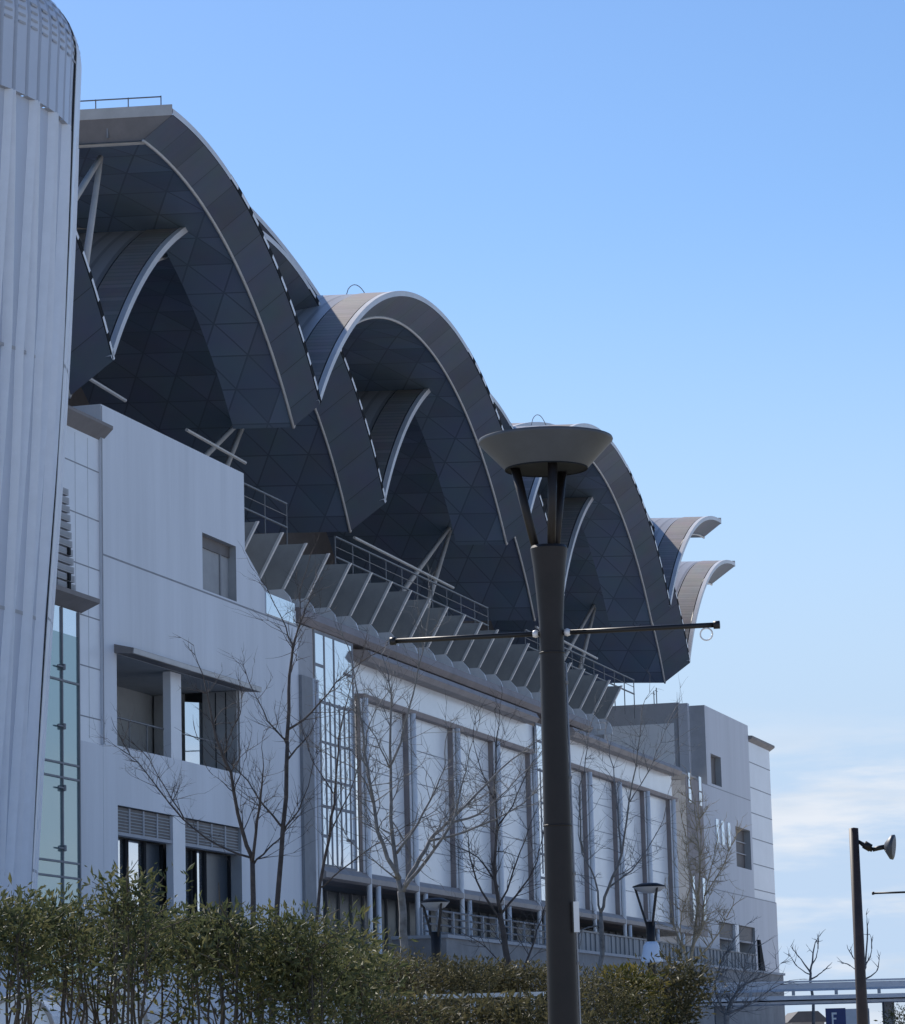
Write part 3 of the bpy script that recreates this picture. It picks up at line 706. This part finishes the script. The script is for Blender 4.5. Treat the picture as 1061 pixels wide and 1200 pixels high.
# ------------------------------------------------------------------ street lamps
def big_lamp(loc, dirx, label, group=None):
    r = empty('street_lamp', loc); tag(r, label, 'street lamp', group)
    h = loc[2]
    p = MB(); p.lathe([(.15, 0), (.13, .5), (.112, 2.0), (.091, 4.5), (.090, 4.85), (.105, 5.08), (.123, 5.29), (.139, 5.405)], n=40)
    p.lathe([(.139, 5.405), (.128, 5.425)], n=40); p.lathe([(.128, 5.425), (.10, 5.40), (0, 5.40)], n=40); p.build('post', 'bronze', r, True)
    for z in (3.35, 4.62):
        q = MB(); q.lathe([(.089+(4.85-z)*.0085, z), (.0925+(4.85-z)*.0085, z+.002), (.0925+(4.85-z)*.0085, z+.012), (.089+(4.85-z)*.0085, z+.014)], n=32); q.build('post_seam', 'bronze', r, True)
    q = MB(); q.tube([(.135, .02, 0), (.120, .02, 2.0), (.100, .02, 4.55)], .0085, 6); q.build('lit_edge_strip', 'grey_mid', r, True)  # pale tube drawn as the lit right edge of the post
    for z in (2.35, 3.0, 3.7, 4.4):
        q = MB(); x = .120-(z-2)*.0078; q.box(x-.02, x+.012, .0, .04, z, z+.02); q.build('lit_edge_clip', 'grey_dark', r)  # clips added along the drawn lit edge
    for a in (180, -80, 58):
        a = R(a); s_ = MB(); s_.tube([(.085*math.cos(a), .085*math.sin(a), 5.36), (.235*math.cos(a), .235*math.sin(a), 6.03)], [.030, .036], 14); s_.build('dish_support', 'bronze', r, True)
    d = MB(); d.lathe([(.305, 6.005), (.400, 6.105), (.498, 6.208)], n=80); d.lathe([(.498, 6.208), (.503, 6.22), (.498, 6.232)], n=80); d.lathe([(.498, 6.232), (.30, 6.258), (.12, 6.27), (0, 6.272)], n=80); d.build('dish', 'dish_grey', r, True)
    u = MB(); u.lathe([(0, 6.02), (.27, 6.015), (.303, 6.004)], n=48); u.lathe([(.309, 6.0), (.309, 6.012), (.300, 6.0), (.309, 6.0)], n=60); u.build('lamp_housing', 'dark', r, True)
    dx = Vector(dirx).normalized()
    for sgn, ln in ((-1, 1.20), (1, 1.23)):
        a = MB(); z = 4.775; base = dx*(.09*sgn); tip = dx*(ln*sgn)
        a.tube([base+Vector((0, 0, z)), tip+Vector((0, 0, z))], .019, 8); a.tube([tip*.975+Vector((0, 0, z)), tip*1.012+Vector((0, 0, z))], .03, 10)
        ao = a.build('banner_arm', 'black_metal', r, True)
        c = MB(); c.lathe([(0, -.03), (.022, -.022), (.03, 0), (.022, .022), (0, .03)], tuple(dx*(.118*sgn)+Vector((0, 0, z+.0))), 12); c.build('arm_joint', 'steel_tube', ao, True)
        if sgn > 0:
            c = MB(); cc = tip*.93+Vector((0, 0, z-.065)); c.tube([cc+dx*(.045*math.cos(t*math.pi/8))+Vector((0, 0, .045*math.sin(t*math.pi/8))) for t in range(17)], .006, 6); c.build('banner_ring', 'steel_tube', ao, True)
    pl_ = MB(); pl_.box(.095, .135, -.09, -.06, 2.58, 2.80); pl_.build('label_plate', 'white_paint', r)
    return r
L1 = at(646, 700, 23.7)
lamp = big_lamp((L1.x-.005, L1.y, 0), (2.5, -.46, 0), 'tall bronze street lamp with dish head and two thin banner arms')
# the post leans as little as the photo shows: upright
p2 = at(1022, 1047, 61.0)
c_ = copy_tree(lamp); c_.location = (p2.x+1.2, p2.y-.2, p2.z-4.775); c_['label'] = 'far bronze street lamp whose left banner arm enters at the right edge'

def small_lamp(px, py, Y, label, hw, boxed):
    c = at(px, py, Y); r = empty('street_lamp', (c.x, c.y, 0)); tag(r, label, 'street lamp', 'plaza lamps before the arena front')
    z = c.z
    d = MB(); d.lathe([(0, z+.07), (hw*.5, z+.06), (hw, z-.01), (hw, z-.04)], n=32); d.build('lamp_head', 'bronze', r, True)
    d = MB(); d.lathe([(hw*.97, z-.04), (hw*.7, z-.14), (hw*.3, z-.19), (0, z-.2)], n=32); d.build('diffuser', 'trim_cream', r, True)
    zb = z-(1.0 if boxed else .78)
    for k in range(3):
        a = R(-178+118*k); m_ = MB(); m_.tube([(hw*.85*math.cos(a), hw*.85*math.sin(a), z-.06), (.09*math.cos(a), .09*math.sin(a), zb)], .032, 6); m_.build('head_support', 'black_metal', r)
    p = MB(); p.lathe([(.13, 0), (.10, zb-.5), (.12, zb+.1), (0, zb+.1)], n=16); p.build('post', 'bronze', r, True)
    if boxed:
        q = MB(); q.lathe([(.12, zb-.93), (.27, zb-.92), (.27, zb-.86), (.20, zb-.5), (.14, zb-.4), (.10, zb-.4)], n=20); q.build('post_cover', 'polycarb', r, True)
small_lamp(761, 1038, 82, 'small bronze lamp with funnel head and pale cover on its post', .42, True)
small_lamp(510, 1056, 72, 'small grey lamp with flat dish head half hidden behind the bare trees', .32, False)

# ------------------------------------------------------------------ pole with floodlight
pp = at(1006, 1085, 40); r = empty('utility_pole', (pp.x, pp.y, 0)); tag(r, 'plain dark brown pole carrying a floodlight beside the sky at right', 'pole')
p = MB(); p.lathe([(.075, 0), (.07, 2.0), (.058, 4.44), (0, 4.45)], n=20); p.build('post', 'pole_brown', r, True)
p = MB(); p.tube([(.05, 0, 4.28), (.16, 0, 4.20), (.22, 0, 4.17)], [.02, .035, .03], 8); p.tube([(.12, 0, 4.24), (.2, 0, 4.19)], .05, 8); p.build('bracket', 'bronze', r, True)
p = MB(); p.tube([(.22, 0, 4.17), (.30, -.02, 4.19), (.37, -.03, 4.2)], [.025, .03, .03], 8); p.build('swivel_joint', 'black_metal', r, True)
p = MB(); ax = Vector((.93, -.3, -.12)).normalized(); c0 = Vector((.37, -.03, 4.205))
p.tube([c0, c0+ax*.03, c0+ax*.075, c0+ax*.11, c0+ax*.112], [.05, .09, .15, .155, .10], 20); p.build('floodlight', 'dish_grey', r, True)

# ------------------------------------------------------------------ footbridge, sign board, far things at right
b0 = at(822, 1160, 130); fb = empty('footbridge', (b0.x, 130, 0)); tag(fb, 'pale grey elevated walkway with solid parapet crossing at lower right', 'footbridge')
t = MB(); t.box(0, 30, 0, .15, 4.53, 4.76, 0); t.box(0, 30, -.05, .2, 4.782, 4.85, 0); t.build('parapet', 'bridge_paint', fb)
t = MB(); t.box(-.3, 30, -.4, 3.0, 4.10, 4.26, 0); t.box(-.3, 30, -.1, 2.7, 3.95, 4.05, 0); t.build('deck', 'bridge_paint', fb)
t = MB(); t.box(0, 30, 2.6, 2.75, 4.5, 4.8); t.build('rear_parapet', 'bridge_paint', fb)
for k in range(18):
    t = MB(); t.box(.2+1.7*k, .32+1.7*k, .02, .12, 4.28, 4.48); t.build('parapet_post', 'grey_mid', fb)
for x in (at(1046, 1185, 130).x-b0.x, .8):
    t = MB(); t.box(x-.2, x+.2, .8, 1.5, 0, 3.95); t.build('pier', 'deck_concrete', fb)
s0 = at(968, 1182, 170); sb_ = empty('sign_board', (s0.x, 170, 0)); tag(sb_, 'deep blue board with a white mark beyond the walkway', 'sign')
wd = at(1001, 1182, 170).x-s0.x
t = MB(); t.box(0, wd*.70, 0, .2, .8, s0.z); t.build('board', 'blue_board', sb_)
t = MB(); t.box(wd*.7, wd*1.55, .05, .2, .8, s0.z-.05); t.build('pale_board', 'bridge_paint', sb_)
zt = s0.z
t = MB(); t.box(wd*.20, wd*.26, -.03, 0, zt-.85, zt-.22); t.box(wd*.26, wd*.38, -.03, 0, zt-.32, zt-.22); t.box(wd*.26, wd*.36, -.03, 0, zt-.58, zt-.49)
t.build('board_mark', 'white_paint', sb_)
for x in (.3, wd*.66): t = MB(); t.box(x-.08, x+.08, .2, .3, 0, .8); t.build('board_post', 'grey_dark', sb_)
f0 = at(928, 1188, 260); f1_ = at(966, 1188, 260)
fh = empty('low_building', (f0.x, 260, 0)); tag(fh, 'low dark roofed building on the horizon left of the blue board', 'building')
t = MB(); t.box(0, f1_.x-f0.x, 0, 8, 0, f0.z-.7); t.build('wall', 'deck_concrete', fh)
t = MB(); t.extr([(-.4, f0.z-.7), (f1_.x-f0.x+.4, f0.z-.7), (f1_.x-f0.x-.5, f0.z+.15), (.5, f0.z+.15)], 1, -.4, 8.4); t.build('roof', 'roof_slate', fh)
t = MB(); t.box(.5, 1.6, -.02, .0, 1.0, 2.4); t.build('window', 'glass_dark', fh)

# ------------------------------------------------------------------ trees
def tree(name, label, limbs, Y, rs, barkm, twig=1.0, seed=1, group='bare trees before the arena', up=True, twig_r=.006, levels=3, crown_label=None):
    rnd = random.Random(seed)
    base = at(limbs[0][0][0], limbs[0][0][1], Y); root = empty(name, (base.x, Y, 0)); tag(root, label, 'tree', group)
    off = Vector((base.x, Y, 0))
    def twigs(p, d, ln, r, lev, tw_):
        pts = [p]; q = p.copy(); dd = d.copy(); n = 4
        for i in range(n):
            dd = (dd+Vector((rnd.gauss(0, .16), rnd.gauss(0, .16), rnd.gauss(.05, .13)))).normalized(); q = q+dd*(ln/n); pts.append(q.copy())
        tw_.tube([x-off for x in pts], [r*(1-.75*i/n) for i in range(n+1)], 4, cap=False)
        if lev > 0:
            for _ in range(rnd.randint(2, 4)):
                i = rnd.randint(1, n); ax = Vector((rnd.gauss(0, 1), rnd.gauss(0, 1), rnd.gauss(0, 1))).normalized()
                nd = (dd+ax*rnd.uniform(.6, 1.0)).normalized(); twigs(pts[i], nd, ln*rnd.uniform(.45, .75), r*.6, lev-1, tw_)
    for li, (pts, (ra, rb)) in enumerate(zip(limbs, rs)):
        tr = MB(); ra *= (.68 if li else .8); rb *= .62
        sp_ = rnd.uniform(-.10, .10) if li else 0; acc = 0; P3 = []
        for k, (x, y) in enumerate(pts):
            if k: acc += math.hypot(x-pts[k-1][0], y-pts[k-1][1])/F_PX*Y
            P3.append(at(x, y, Y+sp_*acc*3))
        if li == 0: P3 = [Vector((P3[0].x, P3[0].y, 0))]+P3
        n = len(P3)
        # smooth it a little
        S = []
        for k in range(n-1):
            p0 = P3[max(k-1, 0)]; p1 = P3[k]; p2_ = P3[k+1]; p3 = P3[min(k+2, n-1)]
            for t in (0, .33, .66): S.append(.5*((2*p1)+(p2_-p0)*t+(2*p0-5*p1+4*p2_-p3)*t*t+(3*p1-p0-3*p2_+p3)*t**3)+Vector((rnd.gauss(0, .012), rnd.gauss(0, .03), 0)))
        S.append(P3[-1]); rr = [ra+(rb-ra)*k/(len(S)-1) for k in range(len(S))]
        if li == 0 and n > 2: pass
        tr.tube([x-off for x in S], rr, 8)
        L = sum((b_-a).length for a, b_ in zip(S, S[1:]))
        nt_ = int(L*6.5*twig) if li else int(L*.35*twig)
        for _ in range(nt_):
            k = rnd.randint(int(len(S)*.25), len(S)-2); d = (S[k+1]-S[k]).normalized()
            ax = Vector((rnd.gauss(0, 1), rnd.gauss(0, 1), rnd.gauss(.1, .6))).normalized()
            twigs(S[k], (d*.7+ax*.9).normalized(), rnd.uniform(.35, 1.05)*(1-.4*k/len(S)), max(twig_r*1.0, min(rr[k]*.4, twig_r*1.8)), rnd.randint(1, levels-1), tr)
        if li: twigs(S[-1], (S[-1]-S[-2]).normalized(), .7, max(rb, twig_r*1.5), levels-1, tr)
        tr.build('limb' if li else 'trunk', barkm, root, True)
    return root
tree('bare_tree', 'slender dark bare tree forking low in front of the recessed balconies', [
    [(304, 1200), (302, 1150), (298, 1080), (296, 1010)],
    [(296, 1010), (285, 975), (268, 905), (250, 850), (240, 800)],
    [(296, 1010), (302, 960), (307, 920), (309, 898)], [(297, 1012), (315, 995), (330, 980)],
    [(292, 1005), (255, 990), (215, 960), (170, 905), (150, 880)], [(262, 890), (270, 860), (278, 845)], [(215, 960), (195, 925), (175, 890)]],
    58, [(.085, .07), (.062, .018), (.045, .014), (.03, .018), (.03, .01), (.02, .01), (.02, .01)], 'bark', 1.0, 3)
tree('bare_tree', 'tallest dark bare tree beside the stair glazing with a straight leader', [
    [(318, 1200), (320, 1140), (325, 1060), (332, 970), (337, 870)],
    [(337, 870), (339, 810), (343, 760), (350, 735), (362, 705)], [(343, 760), (335, 735), (320, 705)], [(333, 972), (310, 945), (290, 915), (265, 890)],
    [(333, 972), (350, 950), (364, 910)], [(338, 890), (355, 870), (366, 855)], [(337, 870), (315, 845), (297, 810)], [(339, 855), (365, 835), (395, 800), (425, 775)], [(350, 735), (352, 715), (352, 690)]],
    60, [(.085, .058), (.055, .014), (.025, .01), (.035, .01), (.03, .01), (.03, .01), (.03, .01), (.035, .01), (.018, .01)], 'bark', .9, 5)
tree('bare_tree', 'thick grey bare tree with wide spreading limbs before the white panels', [
    [(472, 1200), (472, 1150), (474, 1090), (470, 1045)],
    [(470, 1048), (464, 1010), (458, 960), (457, 900), (459, 830), (455, 790)], [(466, 1030), (448, 990), (437, 940), (428, 880), (420, 820), (412, 770)],
    [(472, 1045), (488, 1015), (505, 985), (523, 965), (560, 930), (600, 890), (625, 872)], [(474, 1040), (500, 1008), (528, 968), (540, 930), (548, 895)],
    [(457, 900), (470, 870), (480, 830), (492, 780), (500, 740)], [(457, 900), (440, 865), (430, 850)], [(465, 1000), (490, 965), (510, 925), (522, 895)],
    [(505, 985), (545, 975), (600, 950), (632, 925)], [(523, 965), (560, 955), (585, 935), (615, 905)], [(428, 880), (432, 850), (445, 825)],
    [(466, 1030), (440, 1010), (425, 1000)], [(437, 940), (420, 905), (395, 890)]],
    50, [(.10, .09), (.06, .014), (.055, .012), (.055, .01), (.045, .01), (.03, .01), (.02, .008), (.035, .01), (.03, .01), (.03, .01), (.018, .008), (.02, .008), (.02, .008)], 'bark_grey', 1.1, 8)
tree('bare_tree', 'dark bare tree leaning left against the stair glazing', [
    [(372, 1200), (368, 1120), (372, 1060), (385, 980), (392, 930)],
    [(392, 930), (396, 880), (403, 840), (412, 800)], [(392, 930), (375, 905), (362, 880)], [(385, 980), (410, 930), (425, 880)], [(376, 1040), (400, 1020), (440, 990), (490, 960)]],
    57, [(.05, .035), (.03, .01), (.02, .008), (.022, .008), (.025, .008)], 'bark', .9, 12)
tree('bare_tree', 'many-stemmed bare tree just left of the tall lamp post', [
    [(600, 1200), (598, 1160), (592, 1110), (586, 1070)],
    [(586, 1070), (580, 1030), (582, 980), (581, 920), (583, 860)], [(586, 1072), (605, 1050), (625, 1020), (634, 990)], [(598, 1165), (620, 1120), (630, 1090), (640, 1060)],
    [(588, 1080), (565, 1045), (552, 1005), (548, 975)], [(584, 1040), (560, 1005), (530, 990)], [(582, 970), (600, 945), (620, 900), (632, 885)], [(581, 940), (565, 905), (555, 870)], [(596, 1140), (570, 1110), (545, 1095)], [(586, 1060), (610, 1000), (622, 965)]],
    64, [(.12, .08), (.06, .012), (.04, .01), (.04, .012), (.04, .01), (.03, .01), (.025, .008), (.025, .008), (.02, .01), (.03, .008)], 'bark', 1.0, 15)
tree('bare_tree', 'pale grey bare tree rising just right of the tall lamp post', [
    [(690, 1200), (698, 1150), (705, 1120), (704, 1070)],
    [(704, 1070), (714, 1040), (728, 1000), (738, 940), (748, 880), (752, 840)], [(704, 1072), (698, 1030), (682, 1000), (678, 970)], [(714, 1040), (740, 1020), (760, 995), (778, 960)],
    [(728, 1000), (724, 950), (718, 900), (712, 868)], [(703, 1085), (682, 1090), (674, 1110)], [(684, 1000), (680, 940), (686, 890), (690, 862)], [(738, 940), (760, 905), (775, 870), (782, 850)]],
    66, [(.09, .065), (.05, .01), (.035, .01), (.03, .01), (.03, .01), (.025, .012), (.028, .01), (.02, .008)], 'bark_grey', 1.0, 21)
tree('bare_tree', 'yellowish pale barked small tree in front of the far block', [
    [(806, 1200), (808, 1160), (808, 1130)],
    [(808, 1130), (814, 1100), (818, 1060), (820, 1010), (816, 960)], [(808, 1132), (800, 1110), (792, 1090), (788, 1070)], [(812, 1110), (824, 1085), (826, 1050), (838, 1000)],
    [(809, 1135), (830, 1110), (845, 1090), (852, 1075)], [(818, 1060), (808, 1020), (804, 980)], [(826, 1050), (845, 1020), (858, 990)], [(800, 1110), (798, 1080), (806, 1050)], [(820, 1040), (822, 980), (812, 930)]],
    88, [(.12, .10), (.075, .014), (.05, .015), (.055, .012), (.045, .012), (.03, .01), (.03, .01), (.03, .012), (.03, .01)], 'bark_pale', 1.3, 27, twig_r=.012)
tree('bare_tree', 'low pale bare shrub tree with arching limbs left of the walkway end', [
    [(852, 1200), (850, 1185)], [(850, 1190), (862, 1165), (880, 1150), (893, 1146)], [(850, 1188), (838, 1160), (845, 1130), (858, 1105)], [(852, 1188), (868, 1150), (876, 1120)], [(850, 1190), (872, 1180), (896, 1165)], [(850, 1188), (835, 1175), (824, 1150)]],
    92, [(.12, .1), (.06, .015), (.05, .015), (.05, .012), (.06, .02), (.04, .012)], 'bark_grey', 1.8, 31, twig_r=.012)
for i, (x, yt, Y, sd_, lb) in enumerate(((950, 1113, 150, 41, 'small pollarded bare tree left of the pole above the walkway'), (1013, 1090, 150, 43, 'small pollarded bare tree directly behind the brown pole'))):
    tree('bare_tree', lb, [[(x+4, 1200), (x+3, 1172), (x, 1150), (x, 1138)], [(x, 1138), (x+2, 1128), (x+4, yt)], [(x, 1140), (x-7, 1130), (x-13, 1122)], [(x, 1148), (x+8, 1144), (x+15, 1138)], [(x, 1142), (x-6, 1140), (x-16, 1132)], [(x+1, 1132), (x+7, 1122), (x+9, 1112)]],
         Y, [(.10, .085), (.075, .05), (.065, .03), (.065, .03), (.05, .025), (.05, .025)], 'bark_grey', .15, sd_, group='pollarded trees beyond the walkway', twig_r=.02, levels=2)

# ------------------------------------------------------------------ evergreen shrubs along the bottom
def shrub(name, label, px, ytop, ybot, wpx, Y, n, leafm, seed, group, lmin=.042, lmax=.09, stems=5, dens=1.0, cone=False):
    rnd = random.Random(seed)
    c = at(px, ytop, Y); zt = c.z; zb = at(px, ybot, Y).z; hw = wpx/F_PX*Y/2
    root = empty(name, (c.x, Y, 0)); tag(root, label, 'shrub', group)
    st = MB(); tips = []
    for k in range(stems):
        a = rnd.uniform(0, 6.28); r0 = rnd.uniform(.05, .3*hw); r1 = rnd.uniform(.3, .95)*hw
        p0 = Vector((r0*math.cos(a), r0*math.sin(a)*.7, 0)); p3 = Vector((r1*math.cos(a), r1*math.sin(a)*.8, rnd.uniform(zb+(zt-zb)*.5, zt-.15)))
        pts = [p0+(p3-p0)*t+Vector((rnd.gauss(0, .05), rnd.gauss(0, .05), 0))*(1 if 0 < t < 1 else 0) for t in (0, .25, .5, .75, 1)]
        st.tube(pts, [.03, .024, .018, .012, .005], 6)
        for _ in range(5):
            t = rnd.uniform(.6, 1); q = p0+(p3-p0)*t; e = q+Vector((rnd.gauss(0, .3), rnd.gauss(0, .3), rnd.uniform(.1, .5)))
            st.tube([q, (q+e)/2+Vector((rnd.gauss(0, .04), 0, .03)), e], [.009, .006, .003], 4, cap=False); tips.append(e)
    st.build('stems', 'stem', root, True)
    lf = MB()
    # clumps through the crown volume, uneven in size and height
    cl = []
    for _ in range(int(26*dens)):
        a = rnd.uniform(0, 6.28); rr = hw*math.sqrt(rnd.random())*1.05; h = rnd.random()**.75
        if cone: rr *= (1-.75*h)
        top_ = zt-(.45*(rr/hw)**2)*(zt-zb)*.6
        cl.append((Vector((rr*math.cos(a), rr*math.sin(a)*.8, zb+(top_-zb)*h)), rnd.uniform(.12, .3)*min(1, hw/.9)+.05))
    cl += [(t+Vector((0, 0, -.05)), .14) for t in tips if zb-.2 < t.z < zt+.05]
    for _ in range(int(5*dens)):
        a = rnd.uniform(0, 6.28); rr = hw*math.sqrt(rnd.random()); cl.append((Vector((rr*math.cos(a), rr*math.sin(a)*.8, zb-rnd.uniform(.05, .45))), .10))
    for _ in range(int(n*1.12)):
        cc, cr = rnd.choice(cl); p = cc+Vector((rnd.gauss(0, cr), rnd.gauss(0, cr), rnd.gauss(0, cr*.7)))
        if p.z > zt+.12: continue
        if rnd.random() < .25: cc = cc
        out = (p-cc); d = (out.normalized()*.6+Vector((rnd.gauss(0, .5), rnd.gauss(0, .5), rnd.gauss(.25, .5)))).normalized()
        ln = rnd.uniform(lmin, lmax)*(.7+.9*((cc.x*7.3+cc.z*3.1) % 1)); sd2 = d.cross(Vector((rnd.gauss(0, 1), rnd.gauss(0, 1), rnd.gauss(0, 1)))).normalized()*ln*.16; up_ = sd2.cross(d).normalized()*ln*.1
        a_, m_, e_ = p, p+d*ln*.5+up_, p+d*ln
        i = len(lf.v); lf.v += [tuple(a_), tuple(m_+sd2), tuple(e_), tuple(m_-sd2)]; lf.f.append((i, i+1, i+2, i+3)); lf.m.append(0); lf.uv.append(None)
    lf.build('foliage', leafm, root)
HG = 'dark evergreen shrubs hiding the foot of the arena'
rows = [ # px, ytop, ybot, width, Y, leaves, material, label
    (-5, 1054, 1115, 95, 29, 1900, 'leaf', 'broad-leaved evergreen shrub at the far left below the tower'),
    (62, 1056, 1115, 105, 30, 2200, 'leaf', 'evergreen shrub under the tower edge and the glass strip'),
    (118, 1072, 1140, 90, 31, 1500, 'leaf', 'evergreen shrub below the glass strip and end bay'),
    (148, 1030, 1100, 60, 29, 1200, 'leaf', 'tallest evergreen shrub poking up into the lower left opening'),
    (188, 1078, 1125, 95, 31, 2100, 'leaf', 'evergreen shrub beneath the lower opening and its pillar'),
    (248, 1074, 1122, 100, 30, 2200, 'leaf', 'evergreen shrub in front of the right half of the lower opening'),
    (300, 1082, 1155, 70, 31, 1300, 'leaf', 'thin evergreen shrub at the foot of the slender forked tree'),
    (345, 1076, 1165, 90, 30, 3600, 'leaf', 'dense evergreen shrub at the foot of the tallest bare tree'),
    (400, 1112, 1168, 100, 32, 3600, 'leaf', 'dense low evergreen shrub left of the thick grey tree'),
]
for i, (px, yt, yb, wp, Y, n, lm, lb) in enumerate(rows): shrub('evergreen_shrub', lb, px, yt, yb, wp, Y, n, lm, 100+i, HG, stems=6)
rows2 = [(445, 1122, 1162, 90, 47, 3600, 'leaf_olive', 'olive shrub crown around the thick grey trunk'),
    (515, 1132, 1162, 100, 48, 4200, 'leaf_olive', 'olive shrub right of the thick grey trunk'),
    (572, 1138, 1162, 90, 50, 3600, 'leaf_olive', 'low olive shrub left of the many-stemmed tree'),
    (625, 1138, 1165, 80, 50, 3200, 'leaf_olive', 'low olive shrub just left of the tall lamp post'),
    (700, 1142, 1195, 80, 52, 2900, 'leaf_olive', 'thin olive shrub just right of the tall lamp post')]
for i, (px, yt, yb, wp, Y, n, lm, lb) in enumerate(rows2): shrub('olive_shrub', lb, px, yt, yb, wp, Y, n, lm, 200+i, 'olive shrubs in the middle of the planting', lmin=.045, lmax=.085)
rows3 = [(452, 1177, 1205, 110, 44, 1500, 'leaf_olive', 'brownish undergrowth shrub below the thick grey trunk'), (540, 1178, 1205, 110, 45, 1500, 'leaf_olive', 'brownish undergrowth shrub under the white rail'), (618, 1178, 1205, 90, 45, 1300, 'leaf_olive', 'brownish undergrowth shrub at the foot of the tall lamp'),
    (735, 1142, 1200, 85, 56, 2600, 'leaf_yellow', 'yellow-green bushy shrub under the small bronze lamp'), (786, 1118, 1200, 66, 57, 2600, 'leaf_olive', 'rounded olive shrub at the foot of the yellowish tree'), (1056, 1182, 1200, 40, 110, 500, 'leaf_yellow', 'yellow-green shrub at the bottom right corner')]
for i, (px, yt, yb, wp, Y, n, lm, lb) in enumerate(rows3): shrub('low_shrub', lb, px, yt, yb, wp, Y, n, lm, 300+i, 'low shrubs at the foot of lamps and trees', lmin=.06, lmax=.13, cone=(i == 3))

# ------------------------------------------------------------------ pale curved shelters and a white rail glimpsed behind the shrubs
for i, (xa, xb, yt, Y, lb) in enumerate(((96, 172, 1152, 40, 'pale blue curved shelter roof glimpsed low behind the left shrubs'), (366, 432, 1166, 44, 'pale blue curved shelter roof left of the thick grey tree'), (-20, 62, 1168, 42, 'pale blue curved shelter roof at the far left behind the shrubs'))):
    a = at(xa, 1200, Y); b_ = at(xb, 1200, Y); zt = at((xa+xb)/2, yt, Y).z; zb = a.z-.1; wd = b_.x-a.x
    r = empty('curved_shelter', (a.x, Y, 0)); tag(r, lb, 'shelter', 'curved shelters behind the planting')
    m = MB(); n = 14; pr = [(wd*(.5-.5*math.cos(math.pi*k/n)), zb+(zt-zb)*math.sin(math.pi*k/n)) for k in range(n+1)]
    for (x0, z0), (x1, z1) in zip(pr, pr[1:]): m.face([(x0, 0, z0), (x1, 0, z1), (x1, 2.5, z1), (x0, 2.5, z0)])
    m.face([(x, .02, z) for x, z in pr])
    m.build('roof', 'polycarb', r, False)
    m = MB(); m.tube([(x, -.02, z) for x, z in pr], .03, 5); m.build('roof_rib', 'grey_dark', r)
    for x in (.05, wd-.05):
        m = MB(); m.tube([(x, .1, 0), (x, .1, zb)], .04, 6); m.build('post', 'rail', r)
wr = at(400, 1171, 46); w2 = at(640, 1167, 46)
r = empty('white_rail', (wr.x, 46, 0)); tag(r, 'white horizontal rail running behind the shrubs left of the tall lamp', 'rail')
m = MB(); m.box(0, w2.x-wr.x, 0, .08, wr.z-.03, wr.z+.03); m.build('rail', 'white_paint', r)
for k in range(4): x = .2+(w2.x-wr.x-.4)*k/3; m = MB(); m.box(x-.04, x+.04, .01, .07, 0, wr.z-.05); m.build('post', 'white_paint', r)
# far wood on the horizon
rnd = random.Random(5); m = MB()
for _ in range(5200):
    x = rnd.uniform(-160, 260); y = rnd.uniform(480, 560); h = 2.6+1.6*math.sin(x*.13)+1.2*math.sin(x*.37+1)
    z = rnd.uniform(0, max(h, 1.5)); s_ = rnd.uniform(.5, 1.2); p = Vector((x, y, z)); d = Vector((rnd.gauss(0, 1), rnd.gauss(0, 1), rnd.gauss(0, 1))).normalized(); e = d.orthogonal().normalized()
    m.face([p-d*s_, p+e*s_, p+d*s_, p-e*s_])
tag(m.build('far_wood', 'leaf_olive'), 'low hazy line of trees on the horizon', 'trees', kind='stuff')
